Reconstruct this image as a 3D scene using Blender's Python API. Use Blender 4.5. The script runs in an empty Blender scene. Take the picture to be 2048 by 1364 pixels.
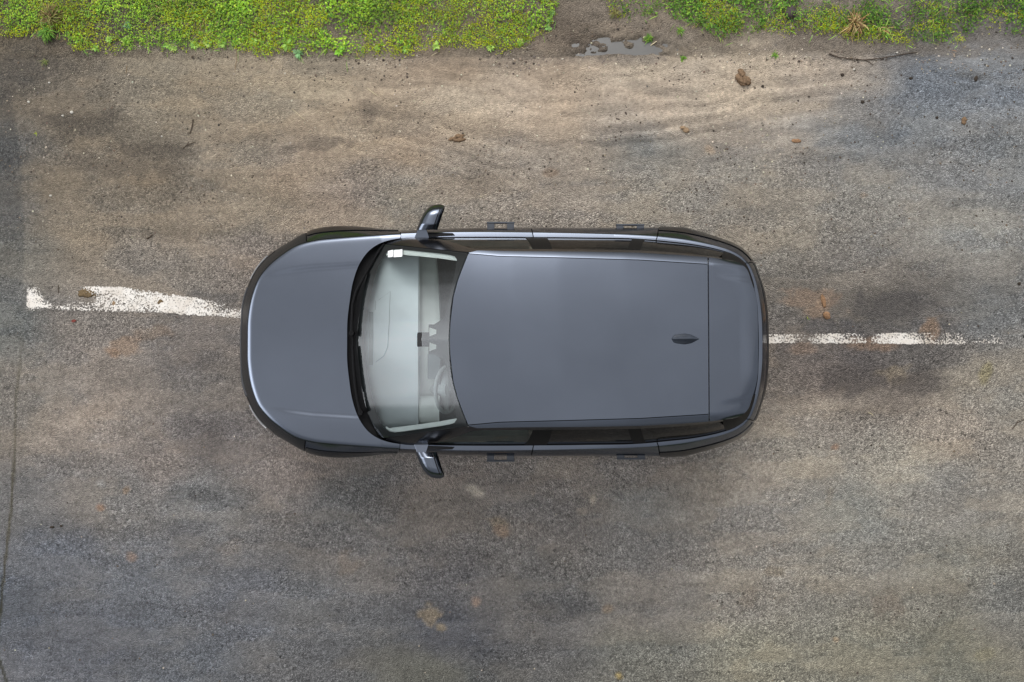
import bpy, bmesh, math, random
import numpy as np
from mathutils import Vector
R = math.radians
random.seed(7)
rng = np.random.default_rng(11)
scene = bpy.context.scene
COL = scene.collection

# ------------------------------------------------------------------ camera
F, H, TILT = 1365.0, 6.5, 0.022
cam_d = bpy.data.cameras.new('camera')
cam_d.sensor_width = 36.0
cam_d.lens = 36.0 * F / 2048.0
cam_d.clip_start = 0.1
cam_d.clip_end = 2000
cam = bpy.data.objects.new('camera', cam_d)
COL.objects.link(cam)
cam.location = (0, 0, H)
cam.rotation_euler = (TILT, 0, 0)
scene.camera = cam

# ------------------------------------------------------------------ sky and sun (overcast, brighter towards +Y)
SUN_EL, SUN_AZ = R(47), R(-10)
w = bpy.data.worlds.new('World')
scene.world = w
w.use_nodes = True
nt = w.node_tree
nt.nodes.clear()
N = nt.nodes.new
L = nt.links.new
out = N('ShaderNodeOutputWorld')
bg = N('ShaderNodeBackground')
sky = N('ShaderNodeTexSky')
sky.sky_type = 'NISHITA'
sky.sun_disc = False
sky.sun_elevation = SUN_EL
sky.sun_rotation = SUN_AZ
sky.dust_density = 4.0
sky.air_density = 1.0
hs = N('ShaderNodeHueSaturation')
hs.inputs['Saturation'].default_value = 0.22
tc = N('ShaderNodeTexCoord')
sep = N('ShaderNodeSeparateXYZ')
ramp = N('ShaderNodeMapRange')           # cloud deck: zenith brighter than the horizon
ramp.inputs['From Min'].default_value = 0.0
ramp.inputs['From Max'].default_value = 0.85
ramp.inputs['To Min'].default_value = 0.80
ramp.inputs['To Max'].default_value = 2.3
cl = N('ShaderNodeTexNoise')
cl.inputs['Scale'].default_value = 3.6
cl.inputs['Detail'].default_value = 4
clr = N('ShaderNodeMapRange')
clr.inputs['From Min'].default_value = 0.3
clr.inputs['From Max'].default_value = 0.7
clr.inputs['To Min'].default_value = 0.72
clr.inputs['To Max'].default_value = 1.26
low = N('ShaderNodeMapRange'); low.interpolation_type = 'SMOOTHSTEP'        # dark land along the skyline
low.inputs['From Min'].default_value = 0.02; low.inputs['From Max'].default_value = 0.16; low.inputs['To Min'].default_value = 0.10; low.inputs['To Max'].default_value = 1.0
mlow = N('ShaderNodeMath'); mlow.operation = 'MULTIPLY'
m1 = N('ShaderNodeMath'); m1.operation = 'MULTIPLY'
m2 = N('ShaderNodeMixRGB'); m2.blend_type = 'MULTIPLY'; m2.inputs[0].default_value = 1.0
L(tc.outputs['Generated'], sep.inputs[0]); L(sep.outputs['Z'], ramp.inputs['Value'])
L(tc.outputs['Generated'], cl.inputs['Vector']); L(cl.outputs['Fac'], clr.inputs['Value'])
L(sep.outputs['Z'], low.inputs['Value']); L(ramp.outputs[0], mlow.inputs[0]); L(low.outputs[0], mlow.inputs[1]); L(mlow.outputs[0], m1.inputs[0]); L(clr.outputs[0], m1.inputs[1])
deck = N('ShaderNodeMixRGB'); deck.inputs[0].default_value = 0.55; deck.inputs[2].default_value = (4.3, 4.45, 4.7, 1)   # thin overcast over the clear sky
dot = N('ShaderNodeVectorMath'); dot.operation = 'DOT_PRODUCT'; dot.inputs[1].default_value = (-0.945, -0.12, 0.30)      # brighter cloud ahead of the car
gl_ = N('ShaderNodeMapRange'); gl_.interpolation_type = 'SMOOTHSTEP'; gl_.inputs['From Min'].default_value = 0.86; gl_.inputs['From Max'].default_value = 1.0; gl_.inputs['To Min'].default_value = 1.0; gl_.inputs['To Max'].default_value = 11.0
m3 = N('ShaderNodeMath'); m3.operation = 'MULTIPLY'
dot2 = N('ShaderNodeVectorMath'); dot2.operation = 'DOT_PRODUCT'; dot2.inputs[1].default_value = (-0.08, 0.78, 0.62)     # the sun's bright patch behind the cloud
g2_ = N('ShaderNodeMapRange'); g2_.interpolation_type = 'SMOOTHSTEP'; g2_.inputs['From Min'].default_value = 0.80; g2_.inputs['From Max'].default_value = 1.0; g2_.inputs['To Min'].default_value = 1.0; g2_.inputs['To Max'].default_value = 3.8
m4 = N('ShaderNodeMath'); m4.operation = 'MULTIPLY'
L(tc.outputs['Generated'], dot2.inputs[0]); L(dot2.outputs['Value'], g2_.inputs['Value'])
L(tc.outputs['Generated'], dot.inputs[0]); L(dot.outputs['Value'], gl_.inputs['Value']); L(m1.outputs[0], m4.inputs[0]); L(g2_.outputs[0], m4.inputs[1]); L(m4.outputs[0], m3.inputs[0]); L(gl_.outputs[0], m3.inputs[1])
L(sky.outputs[0], hs.inputs['Color']); L(hs.outputs[0], deck.inputs[1]); L(deck.outputs[0], m2.inputs[1]); L(m3.outputs[0], m2.inputs[2])
L(m2.outputs[0], bg.inputs['Color'])
bg.inputs['Strength'].default_value = 0.075
L(bg.outputs[0], out.inputs[0])

sun_d = bpy.data.lights.new('sun', 'SUN')
sun_d.energy = 0.5
sun_d.angle = R(140)
sun_d.color = (1.0, 0.95, 0.88)
sun = bpy.data.objects.new('sun', sun_d)
COL.objects.link(sun)
_sd = Vector((math.sin(SUN_AZ) * math.cos(SUN_EL), math.cos(SUN_AZ) * math.cos(SUN_EL), math.sin(SUN_EL)))
sun.rotation_euler = _sd.to_track_quat('Z', 'Y').to_euler()

scene.view_settings.view_transform = 'Standard'
scene.view_settings.look = 'None'
scene.view_settings.exposure = -0.26
scene.view_settings.gamma = 1.0
scene.view_settings.use_curve_mapping = False
scene.cycles.max_bounces = 8
scene.cycles.transparent_max_bounces = 12

# ------------------------------------------------------------------ helpers
def srgb(r, g, b):
    c = np.array([r, g, b], float) / 255.0
    c = np.where(c <= 0.04045, c / 12.92, ((c + 0.055) / 1.055) ** 2.4)
    return tuple(c)

def tag(o, label=None, cat=None, group=None, kind=None):
    if label: o['label'] = label
    if cat: o['category'] = cat
    if group: o['group'] = group
    if kind: o['kind'] = kind
    return o

def link(name, me, mat=None, parent=None):
    o = bpy.data.objects.new(name, me)
    COL.objects.link(o)
    if mat is not None and me is not None: me.materials.append(mat)
    if parent is not None: o.parent = parent
    return o

def mesh(name, verts, faces, mat=None, parent=None, smooth=True, sharp=38, fix=False):
    me = bpy.data.meshes.new(name)
    me.from_pydata([tuple(map(float, v)) for v in verts], [], [tuple(f) for f in faces])
    if fix:
        bm = bmesh.new(); bm.from_mesh(me)
        bmesh.ops.remove_doubles(bm, verts=bm.verts, dist=1e-5)
        bmesh.ops.recalc_face_normals(bm, faces=bm.faces)
        bm.to_mesh(me); bm.free()
    if smooth:
        me.shade_smooth()
        if sharp: me.set_sharp_from_angle(angle=R(sharp))
    me.update()
    return link(name, me, mat, parent)

def fast_mesh(name, V, faces_flat, starts, totals, mat, parent=None, smooth=True, attrs=None):
    me = bpy.data.meshes.new(name)
    me.vertices.add(len(V)); me.vertices.foreach_set('co', np.asarray(V, np.float32).ravel())
    me.loops.add(len(faces_flat)); me.loops.foreach_set('vertex_index', np.asarray(faces_flat, np.int32))
    me.polygons.add(len(starts))
    me.polygons.foreach_set('loop_start', np.asarray(starts, np.int32))
    me.polygons.foreach_set('loop_total', np.asarray(totals, np.int32))
    me.update(calc_edges=True)
    if smooth: me.shade_smooth()
    for k, a in (attrs or {}).items():
        if a.ndim == 2:
            at = me.attributes.new(k, 'FLOAT_COLOR', 'POINT')
            at.data.foreach_set('color', np.concatenate([a, np.ones((len(a), 1))], 1).astype(np.float32).ravel())
        else:
            at = me.attributes.new(k, 'FLOAT', 'POINT')
            at.data.foreach_set('value', a.astype(np.float32))
    return link(name, me, mat, parent)

def grid_faces(n, m, off=0):
    a = (np.arange(n - 1)[:, None] * m + np.arange(m - 1)[None, :]).ravel() + off
    return np.stack([a, a + m, a + m + 1, a + 1], 1)

class Builder:                       # several shapes joined into ONE mesh
    def __init__(s): s.v = []; s.f = []
    def add(s, v, f):
        o = len(s.v); s.v += [tuple(map(float, p)) for p in v]; s.f += [tuple(int(i) + o for i in q) for q in f]
    def grid(s, P, flip=False):
        P = np.asarray(P); n, m = P.shape[:2]
        f = grid_faces(n, m)
        s.add(P.reshape(-1, 3), f[:, ::-1] if flip else f)
    def box(s, c, d, rz=0.0):
        x, y, z = [k / 2 for k in d]
        co, si = math.cos(rz), math.sin(rz)
        P = [(i * x, j * y, k * z) for i in (-1, 1) for j in (-1, 1) for k in (-1, 1)]
        P = [(c[0] + p[0] * co - p[1] * si, c[1] + p[0] * si + p[1] * co, c[2] + p[2]) for p in P]
        s.add(P, [(0, 1, 3, 2), (4, 6, 7, 5), (0, 4, 5, 1), (2, 3, 7, 6), (0, 2, 6, 4), (1, 5, 7, 3)])
    def tube(s, pts, rad, n=8, closed=False, cap=True):
        pts = [Vector(p) for p in pts]; k = len(pts)
        rad = [rad] * k if not hasattr(rad, '__len__') else rad
        rings = []
        for i, p in enumerate(pts):
            if closed: t = pts[(i + 1) % k] - pts[i - 1]
            else: t = pts[min(i + 1, k - 1)] - pts[max(i - 1, 0)]
            t.normalize()
            up = Vector((0, 0, 1)) if abs(t.z) < 0.9 else Vector((1, 0, 0))
            a = t.cross(up).normalized(); b = a.cross(t).normalized()
            rings.append([p + (a * math.cos(q) + b * math.sin(q)) * rad[i] for q in [2 * math.pi * j / n for j in range(n)]])
        v = [q for r in rings for q in r]
        f = [(i * n + j, i * n + (j + 1) % n, ((i + 1) % k) * n + (j + 1) % n, ((i + 1) % k) * n + j)
             for i in range(k if closed else k - 1) for j in range(n)]
        if cap and not closed:
            f += [tuple(range(n))[::-1], tuple((k - 1) * n + j for j in range(n))]
        s.add(v, f)
    def lathe_y(s, prof, c, n=36):       # profile (r, y) turned about an axis parallel to y
        v = [(c[0] + r * math.cos(t), c[1] + y, c[2] + r * math.sin(t)) for r, y in prof for t in [2 * math.pi * j / n for j in range(n)]]
        m = len(prof)
        s.add(v, [(i * n + j, i * n + (j + 1) % n, (i + 1) * n + (j + 1) % n, (i + 1) * n + j) for i in range(m - 1) for j in range(n)])
    def make(s, name, mat, parent=None, smooth=True, sharp=38):
        return mesh(name, s.v, s.f, mat, parent, smooth, sharp, fix=True)

# smooth 2-D lattice noise in numpy
def _hash(ix, iy, seed):
    n = (ix.astype(np.int64) * 374761393 + iy.astype(np.int64) * 668265263 + seed * 974711) & 0xffffffff
    n = ((n ^ (n >> 13)) * 1274126177) & 0xffffffff
    n = n ^ (n >> 16)
    return (n & 0xffff) / 65535.0
def vnoise(x, y, seed=0):
    ix, iy = np.floor(x), np.floor(y)
    fx, fy = x - ix, y - iy
    fx = fx * fx * (3 - 2 * fx); fy = fy * fy * (3 - 2 * fy)
    a, b = _hash(ix, iy, seed), _hash(ix + 1, iy, seed)
    c, d = _hash(ix, iy + 1, seed), _hash(ix + 1, iy + 1, seed)
    return (a * (1 - fx) + b * fx) * (1 - fy) + (c * (1 - fx) + d * fx) * fy
def fbm(x, y, seed=0, oct=4):
    s, a, t = 0.0, 0.5, 0.0
    for k in range(oct):
        s = s + a * vnoise(x * 2 ** k + 17.3 * k, y * 2 ** k - 9.1 * k, seed + k); t += a; a *= 0.55
    return s / t
def sstep(a, b, x):
    t = np.clip((x - a) / (b - a), 0, 1); return t * t * (3 - 2 * t)

def G(u, v, z=0.0):                  # where a point of the photograph lies on a level plane
    return ((u - 1024) / F * (H - z), (-(v - 682) / F + TILT) * (H - z), z)

# ------------------------------------------------------------------ materials
def principled(name, color=(0.5, 0.5, 0.5), rough=0.5, metal=0.0, coat=0.0, spec=0.5, noise=0.0, nscale=40.0, bump=0.0, bscale=200.0, coat_rough=0.03):
    m = bpy.data.materials.new(name); m.use_nodes = True
    t = m.node_tree; b = t.nodes['Principled BSDF']
    b.inputs['Roughness'].default_value = rough
    b.inputs['Metallic'].default_value = metal
    b.inputs['Coat Weight'].default_value = coat
    b.inputs['Coat Roughness'].default_value = coat_rough
    b.inputs['Specular IOR Level'].default_value = spec
    b.inputs['Base Color'].default_value = (*color, 1)
    if noise or bump:
        co = t.nodes.new('ShaderNodeTexCoord')
    if noise:
        n = t.nodes.new('ShaderNodeTexNoise'); n.inputs['Scale'].default_value = nscale; n.inputs['Detail'].default_value = 5
        r = t.nodes.new('ShaderNodeMapRange'); r.inputs['From Min'].default_value = 0.25; r.inputs['From Max'].default_value = 0.75
        r.inputs['To Min'].default_value = 1 - noise; r.inputs['To Max'].default_value = 1 + noise
        x = t.nodes.new('ShaderNodeMixRGB'); x.blend_type = 'MULTIPLY'; x.inputs[0].default_value = 1; x.inputs[1].default_value = (*color, 1)
        t.links.new(co.outputs['Object'], n.inputs['Vector']); t.links.new(n.outputs['Fac'], r.inputs['Value'])
        t.links.new(r.outputs[0], x.inputs[2]); t.links.new(x.outputs[0], b.inputs['Base Color'])
    if bump:
        n2 = t.nodes.new('ShaderNodeTexNoise'); n2.inputs['Scale'].default_value = bscale; n2.inputs['Detail'].default_value = 3
        bp = t.nodes.new('ShaderNodeBump'); bp.inputs['Strength'].default_value = bump; bp.inputs['Distance'].default_value = 0.01
        t.links.new(co.outputs['Object'], n2.inputs['Vector']); t.links.new(n2.outputs['Fac'], bp.inputs['Height'])
        t.links.new(bp.outputs[0], b.inputs['Normal'])
    return m

def glass(name, tint, rough=0.0, ior=1.5, k=2.0):
    m = bpy.data.materials.new(name); m.use_nodes = True
    t = m.node_tree; t.nodes.clear()
    o = t.nodes.new('ShaderNodeOutputMaterial'); mx = t.nodes.new('ShaderNodeMixShader')
    tr = t.nodes.new('ShaderNodeBsdfTransparent'); tr.inputs[0].default_value = (*tint, 1)
    gl = t.nodes.new('ShaderNodeBsdfGlossy'); gl.inputs['Roughness'].default_value = rough
    fr = t.nodes.new('ShaderNodeFresnel'); fr.inputs['IOR'].default_value = ior
    ml = t.nodes.new('ShaderNodeMath'); ml.operation = 'MULTIPLY'; ml.inputs[1].default_value = k; ml.use_clamp = True   # both faces of the pane
    t.links.new(fr.outputs[0], ml.inputs[0]); t.links.new(ml.outputs[0], mx.inputs[0])
    t.links.new(tr.outputs[0], mx.inputs[1]); t.links.new(gl.outputs[0], mx.inputs[2]); t.links.new(mx.outputs[0], o.inputs[0])
    return m

M = {}
M['paint'] = principled('graphite_paint', (0.148, 0.170, 0.214), 0.20, 1.0, 0.85, noise=0.06, nscale=2.2)
M['paint'].node_tree.nodes['Principled BSDF'].inputs['Specular Tint'].default_value = (0.25, 0.26, 0.30, 1)
M['piano'] = principled('gloss_black', (0.006, 0.006, 0.007), 0.18, spec=0.3, noise=0.2, nscale=8)
M['black'] = principled('matt_black_plastic', (0.006, 0.006, 0.0065), 0.6, spec=0.12, noise=0.25, nscale=60)
M['void'] = principled('dark_cavity', (0.004, 0.004, 0.004), 0.9, spec=0.05, noise=0.2, nscale=20)
M['cladding'] = principled('grey_cladding', (0.055, 0.058, 0.064), 0.5, noise=0.2, nscale=30, bump=0.2, bscale=400)
M['bumper'] = principled('dark_bumper', (0.012, 0.0125, 0.014), 0.42, spec=0.3, noise=0.3, nscale=35, bump=0.15, bscale=300)
M['rubber'] = principled('tyre_rubber', (0.02, 0.02, 0.02), 0.8, noise=0.2, nscale=30)
M['alloy'] = principled('alloy', (0.45, 0.45, 0.46), 0.3, 1.0, noise=0.1, nscale=15)
M['windscreen'] = glass('clear_windscreen', (0.89, 0.95, 0.945))
M['side_glass'] = glass('tinted_side_glass', (0.30, 0.36, 0.33), k=0.7)
M['privacy'] = glass('privacy_glass', (0.05, 0.052, 0.052), k=0.6)
M['frit'] = principled('black_frit', (0.008, 0.008, 0.009), 0.5, noise=0.1, nscale=30)
M['dash'] = principled('pale_dashboard', (0.84, 0.885, 0.915), 0.6, noise=0.06, nscale=6, bump=0.15, bscale=500)
M['cream'] = principled('cream_trim', (0.86, 0.87, 0.84), 0.6, noise=0.05, nscale=10)
M['dash_dark'] = principled('grey_trim', (0.33, 0.365, 0.375), 0.5, noise=0.1, nscale=15)
M['screen'] = principled('display_glass', (0.12, 0.14, 0.15), 0.12, noise=0.1, nscale=6)
M['seat'] = principled('seat_fabric', (0.45, 0.47, 0.47), 0.8, noise=0.1, nscale=30, bump=0.3, bscale=300)
M['carpet'] = principled('cabin_carpet', (0.20, 0.215, 0.22), 0.95, noise=0.2, nscale=60)
M['lamp'] = principled('lamp_lens', (0.55, 0.56, 0.58), 0.12, coat=1.0, noise=0.1, nscale=25)
M['mirror'] = principled('mirror_glass', (0.7, 0.72, 0.75), 0.02, 1.0, noise=0.03)
M['sticker'] = principled('white_sticker', (0.85, 0.86, 0.86), 0.6, noise=0.05, nscale=60)
M['handle'] = principled('handle_grey', (0.035, 0.042, 0.055), 0.4, 0.0, 0.3, noise=0.1, nscale=30)

# ================================================================== THE CAR
# All car shapes are worked out car-local: x along the car (front = -x), y across, z up from the road.
CAR_Y = 0.121
car = bpy.data.objects.new('parked_car', None)
COL.objects.link(car)
car.location = (0, CAR_Y, 0)
tag(car, 'dark grey five-door suv parked lengthwise over the white centre line', 'car')

def P3(u, dv, z):
    u, dv, z = np.broadcast_arrays(np.asarray(u, float), np.asarray(dv, float), np.asarray(z, float))
    k = (H - z) / F
    return np.stack([(u - 1024) * k, dv * k, z], -1)

class Curve:
    """smooth curve through points; s runs 0..K through the key points"""
    def __init__(self, segs, k0=0):
        pts, keys = [], []
        for sgm in segs:
            keys.append(len(pts)); pts += sgm
        self.p = np.array(pts, float)
        d = np.linalg.norm(np.diff(self.p, axis=0), axis=1)
        self.t = np.concatenate([[0], np.cumsum(d)])
        self.kt = np.array([self.t[i] for i in keys]); self.k0 = k0
        tan = np.zeros_like(self.p)
        tan[1:-1] = ((self.p[2:] - self.p[1:-1]) / d[1:, None] * d[:-1, None] + (self.p[1:-1] - self.p[:-2]) / d[:-1, None] * d[1:, None]) / (d[1:] + d[:-1])[:, None]
        tan[0] = (self.p[1] - self.p[0]) / d[0]; tan[-1] = (self.p[-1] - self.p[-2]) / d[-1]
        self.tan = tan
    def at(self, t):
        t = np.clip(np.asarray(t, float), 0, self.t[-1])
        i = np.clip(np.searchsorted(self.t, t, side='right') - 1, 0, len(self.t) - 2)
        h = self.t[i + 1] - self.t[i]; q = ((t - self.t[i]) / h)[..., None]; h = h[..., None]
        return (2 * q**3 - 3 * q**2 + 1) * self.p[i] + (q**3 - 2 * q**2 + q) * h * self.tan[i] + (-2 * q**3 + 3 * q**2) * self.p[i + 1] + (q**3 - q**2) * h * self.tan[i + 1]
    def s(self, s):
        return self.at(np.interp(np.asarray(s, float) - self.k0, np.arange(len(self.kt)), self.kt))

CA = Curve([[(481, 0), (482, 35), (485.5, 84), (499, 122), (515, 151)],
            [(533, 171), (555.5, 188), (578, 201), (602, 215)],
            [(626, 224), (659, 229.5), (703, 230), (742, 227), (770, 223.5)],
            [(798, 222), (850, 225), (930, 228), (1000, 229)],
            [(1060, 229.5), (1170, 229), (1270, 229)],
            [(1320, 229.5), (1345, 229), (1372, 226.5), (1400, 219.5), (1418, 214.5), (1447, 205), (1465, 198), (1487, 186)],
            [(1510, 158), (1521, 128), (1528, 107), (1535, 66), (1537, 30)], [(1537.5, 0)]])
CB = Curve([[(494, 0), (495, 45), (504, 95), (517, 127.5)],
            [(540, 155.5), (560, 172), (592, 192)],
            [(626, 201.5), (670, 206.5), (714, 210), (758, 213)],
            [(800, 215.5), (870, 218), (940, 219)],
            [(1065, 218), (1170, 216), (1280, 212)],
            [(1316, 209.5), (1335, 207.5), (1390, 200), (1436, 190), (1463, 181), (1482, 170.5)],
            [(1497, 156), (1509, 131), (1518, 95), (1524, 50)], [(1525.5, 0)]])
CC = Curve([[(800, 206), (870, 207.5), (940, 208)],
            [(1067, 207.5), (1170, 206.5), (1280, 204)],
            [(1313, 201.5), (1335, 199), (1390, 192.5), (1436, 183), (1463, 174.5), (1478, 167)],
            [(1491, 156), (1504, 128), (1511, 99), (1515, 77), (1517, 40)], [(1518, 0)]], k0=3)
COWL = Curve([[(694, 0), (694.5, 40), (698.6, 78), (706, 121), (719, 156), (739, 182.5), (760, 196), (780, 202.5), (800, 206)]])
GB = Curve([[(713, 0), (716, 35), (721.5, 77), (727, 110), (732, 132), (747, 169), (759, 192), (763, 194.5)]])   # foot of the windscreen
WT = Curve([[(897.5, 0), (899, 35), (905, 85), (914, 118), (921, 137), (935, 172)]])                              # top of the windscreen

_bp = CB.at(np.linspace(0, CB.t[-1], 500))
_bp = _bp[_bp[:, 0] < 815]
def edge_dist(u, dv):
    d = np.full(np.shape(u), 1e9)
    for p, q in zip(_bp[:-1], _bp[1:]):
        e = q - p; l = (e @ e)
        t = np.clip(((u - p[0]) * e[0] + (np.abs(dv) - p[1]) * e[1]) / l, 0, 1)
        d = np.minimum(d, np.hypot(u - p[0] - t * e[0], np.abs(dv) - p[1] - t * e[1]))
    return d
def z_hood(u, dv):
    u = np.asarray(u, float); a = np.abs(dv)
    z = 0.995 + 0.085 * np.clip((u - 494) / 206, 0, 1.3) - 0.020 * (a / 200) ** 2
    crease = np.interp(u, [500, 535, 578, 626, 712, 800], [122, 129, 137.5, 143.5, 149, 151])
    amp = 0.0095 * sstep(505, 600, u) * (1 - 0.45 * sstep(690, 790, u))
    z = z + amp * sstep(-2, 9, a - crease) - 0.3 * amp * sstep(9, 60, a - crease)
    d = edge_dist(u, dv)
    return z - 0.014 * np.exp(-d / 2.6) - 0.003 * np.exp(-d / 16.0)
def z_screen(u, dv):
    a = np.abs(dv)
    ub = np.interp(a, GB.p[:, 1], GB.p[:, 0])
    q = (u - ub) / 184.5
    return 1.100 - 0.040 * (a / 194.5) ** 2 + 0.545 * q + 0.016 * 4 * q * (1 - q) * np.clip(1 - (a / 230) ** 2, 0, 1)
def seam(u): return np.interp(u, [890, 935, 960, 998, 1140, 1280, 1416, 1480], [173, 171.5, 169.5, 166, 162.5, 158.5, 150, 145.5])
RE = Curve([[(935, 178), (960, 177.7), (1037, 176.2), (1160, 175.5), (1280, 173.5), (1353, 169.5), (1417, 164.5)],
            [(1456, 159.5), (1474, 156), (1483, 151.5), (1494, 141.5), (1503.5, 117), (1511, 93), (1514, 79), (1516, 40)], [(1516.5, 0)]])
def r_edge(u): return np.interp(u, RE.p[:8, 0], RE.p[:8, 1])
def z_roof(u, dv):
    a = np.abs(dv)
    zc = np.interp(u, [880, 897, 940, 1020, 1120, 1250, 1417, 1480, 1517], [1.648, 1.655, 1.670, 1.690, 1.700, 1.695, 1.668, 1.650, 1.632])
    s = seam(u)
    return zc - 0.030 * (a / 165) ** 2 - 0.030 * np.clip((a - s) / 14.0, 0, 2) ** 1.3

def outward(P, f, ref):
    c = P[f].mean(1); n = np.cross(P[f[:, 1]] - P[f[:, 0]], P[f[:, 3]] - P[f[:, 0]])
    return ((c - ref) * n).sum() >= 0
def normals(P):
    du = np.gradient(P, axis=0); dw = np.gradient(P, axis=1)
    n = np.cross(du, dw); n /= np.linalg.norm(n, axis=-1, keepdims=True) + 1e-12
    return n
def panel(name, P, mat, parent, skirt=0.014, ref=(0, 0, 0.7), sharp=32, offset=0.0):
    """a sheet panel from a grid of points, its rim folded inwards"""
    P = np.array(P, float); n, m = P.shape[:2]
    nr = normals(P); ref = np.array(ref)
    if ((P - ref) * nr).sum() < 0: nr = -nr
    P = P + nr * offset
    V = P.reshape(-1, 3); f = grid_faces(n, m)
    if not outward(V, f, ref): f = f[:, ::-1]
    F_ = [tuple(q) for q in f]
    if skirt:
        rim = [i * m for i in range(n)] + [(n - 1) * m + j for j in range(1, m)] + [i * m + m - 1 for i in range(n - 2, -1, -1)] + [j for j in range(m - 2, 0, -1)]
        low = V[rim] - nr.reshape(-1, 3)[rim] * skirt
        b = len(V); V = np.concatenate([V, low]); k = len(rim)
        q = [(rim[i], rim[(i + 1) % k], b + (i + 1) % k, b + i) for i in range(k)]
        F_ += q
    return mesh(name, V, F_, mat, parent, True, sharp, fix=True)

# ---- lower body shell
WX = (-1.372, 1.350); WR = 0.365; AR = 0.430
def zA(s): return np.interp(s, [0, 1, 1.7, 2.2, 2.7, 3, 4, 4.8, 5.05, 5.3, 5.6, 6, 7], [0.60, 0.66, 0.80, 0.86, 0.86, 0.80, 0.78, 0.84, 0.86, 0.86, 0.80, 0.76, 0.72])
def zB(s):
    s = np.asarray(s, float); p = CB.s(np.minimum(s, 3.0))
    return np.where(s <= 3, z_hood(p[..., 0], p[..., 1]) - 0.004, np.interp(s, [3, 4, 5, 6, 7], [float(z_hood(np.array(800.), np.array(215.5))) - 0.004, 1.035, 1.045, 1.05, 1.05]))
def station(s, inset=0.0):
    s = np.atleast_1d(np.asarray(s, float))
    a = CA.s(s); b = CB.s(s); za = zA(s); zb = zB(s)
    A = P3(a[:, 0], a[:, 1], za); B = P3(b[:, 0], b[:, 1], zb)
    e = 1e-3
    a0, a1 = CA.s(np.maximum(s - e, 0)), CA.s(np.minimum(s + e, 7))
    t = P3(a1[:, 0], a1[:, 1], za) - P3(a0[:, 0], a0[:, 1], za)
    nrm = np.stack([-t[:, 1], t[:, 0], 0 * s], 1); nrm /= np.linalg.norm(nrm, axis=1, keepdims=True)
    nrm[:, 0] = np.where(s <= 1e-6, -1, np.where(s >= 7 - 1e-6, 1, nrm[:, 0])); nrm[:, 1] = np.where((s <= 1e-6) | (s >= 7 - 1e-6), 0, nrm[:, 1])
    rows = []
    c = CC.s(np.maximum(s, 3.0)); C = P3(c[:, 0], c[:, 1], zb + 0.006)
    C = np.where((s < 3)[:, None], B, C)
    rows += [C, C * 0.5 + B * 0.5 + np.array([0, 0, 0.0004]), B + (C - B) * 0.06]
    up = []
    for q in (0.02, 0.10, 0.25, 0.45, 0.65, 0.85, 1.0):
        up.append(B + (A - B) * q + nrm * (0.014 * math.sin(math.pi * q)))
    rows += up
    dxw = np.stack([np.abs(A[:, 0] - x) for x in WX], 1).min(1)
    arch = np.where(dxw < AR, WR + np.sqrt(np.maximum(AR**2 - dxw**2, 0)), 0.0)
    zbot = np.maximum(0.22, arch)
    ins = np.where(s < 2, 0.11, np.where(s > 6, 0.09, 0.055))
    for q in (0.2, 0.45, 0.7, 0.9, 1.0):
        z = za + (np.minimum(zbot, za - 0.02) - za) * q
        p = A - nrm * (ins * ((za - z) / 0.6) ** 1.5)[:, None]
        p[:, 2] = z; rows.append(p)
    Pn = np.stack(rows, 1)
    if inset: Pn = Pn - nrm[:, None, :] * inset - np.array([0, 0, 0.006])
    return Pn
def ds(s, m=0.004):
    p, q = CB.s(s - 0.01), CB.s(s + 0.01)
    return 0.02 * m / (np.linalg.norm(q - p) * (H - 1) / F)
def mir(P, side):
    P = np.array(P); P[..., 1] *= side; return P
def svals(s0, s1, n): return np.linspace(s0 + ds(s0), s1 - ds(s1), n)

IN = 3                                # first row below B
NR = 15
core = Builder()
sv = np.concatenate([np.linspace(0, 7, 200)])
for side in (1, -1):
    core.grid(mir(station(sv, 0.022), side))
    st = station(sv, 0.05)[:, -1]
core.make('inner_gap_shell', M['void'], car)  # added black inner shell, blocks light behind the panel gaps

def both(a):                          # panel running round the nose or the tail
    return a
def around(s0, s1, n, rows, inset=0.0):
    s = np.linspace(s0, s1, n)
    p = station(s, inset)[:, rows]
    q = mir(p, -1)
    if s0 < s1 and s0 == 0: return np.concatenate([q[::-1], p[1:]])
    return np.concatenate([p, q[::-1][1:]])

S_BUMP = 1.86
front_bumper = panel('front_bumper', around(0, S_BUMP - ds(S_BUMP), 70, slice(IN, 12)), M['bumper'], car)
low = panel('lower_grille', around(0, S_BUMP - ds(S_BUMP), 70, slice(11, NR)), M['black'], front_bumper)
for side in (1, -1):
    fender = panel('fender', mir(station(svals(S_BUMP, 3, 60))[:, IN:], side), M['paint'], car)
    panel('arch_trim', mir(station(np.linspace(1.88, 2.98, 56))[:, 6:], side), M['piano'], fender, offset=0.006)
    doors = []
    for (s0, s1) in ((3, 4), (4, 5)):
        d = panel('door', mir(station(svals(s0, s1, 50)), side), M['paint'], car)
        panel('sill_cladding', mir(station(np.linspace(s0 + 0.02, s1 - 0.02, 40))[:, 11:], side), M['black'], d, offset=0.004)
        doors.append(d)
    qp = panel('quarter_panel', mir(station(svals(5, 6, 60)), side), M['paint'], car)
    panel('arch_trim', mir(station(np.linspace(5.0 + ds(5.0), 5.98, 60))[:, 6:], side), M['piano'], qp, offset=0.006)  # black flare, carried past the arch to paint the flank's dark reflection
    if side == 1: DN = doors; QN = qp
    else: DS = doors; QS = qp
tailgate = panel('tailgate', around(6 + ds(6), 7, 40, slice(0, 7)), M['paint'], car)
rear_bumper = panel('rear_bumper', around(6 + ds(6), 7, 40, slice(6, NR)), M['bumper'], car, offset=0.003)

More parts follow.
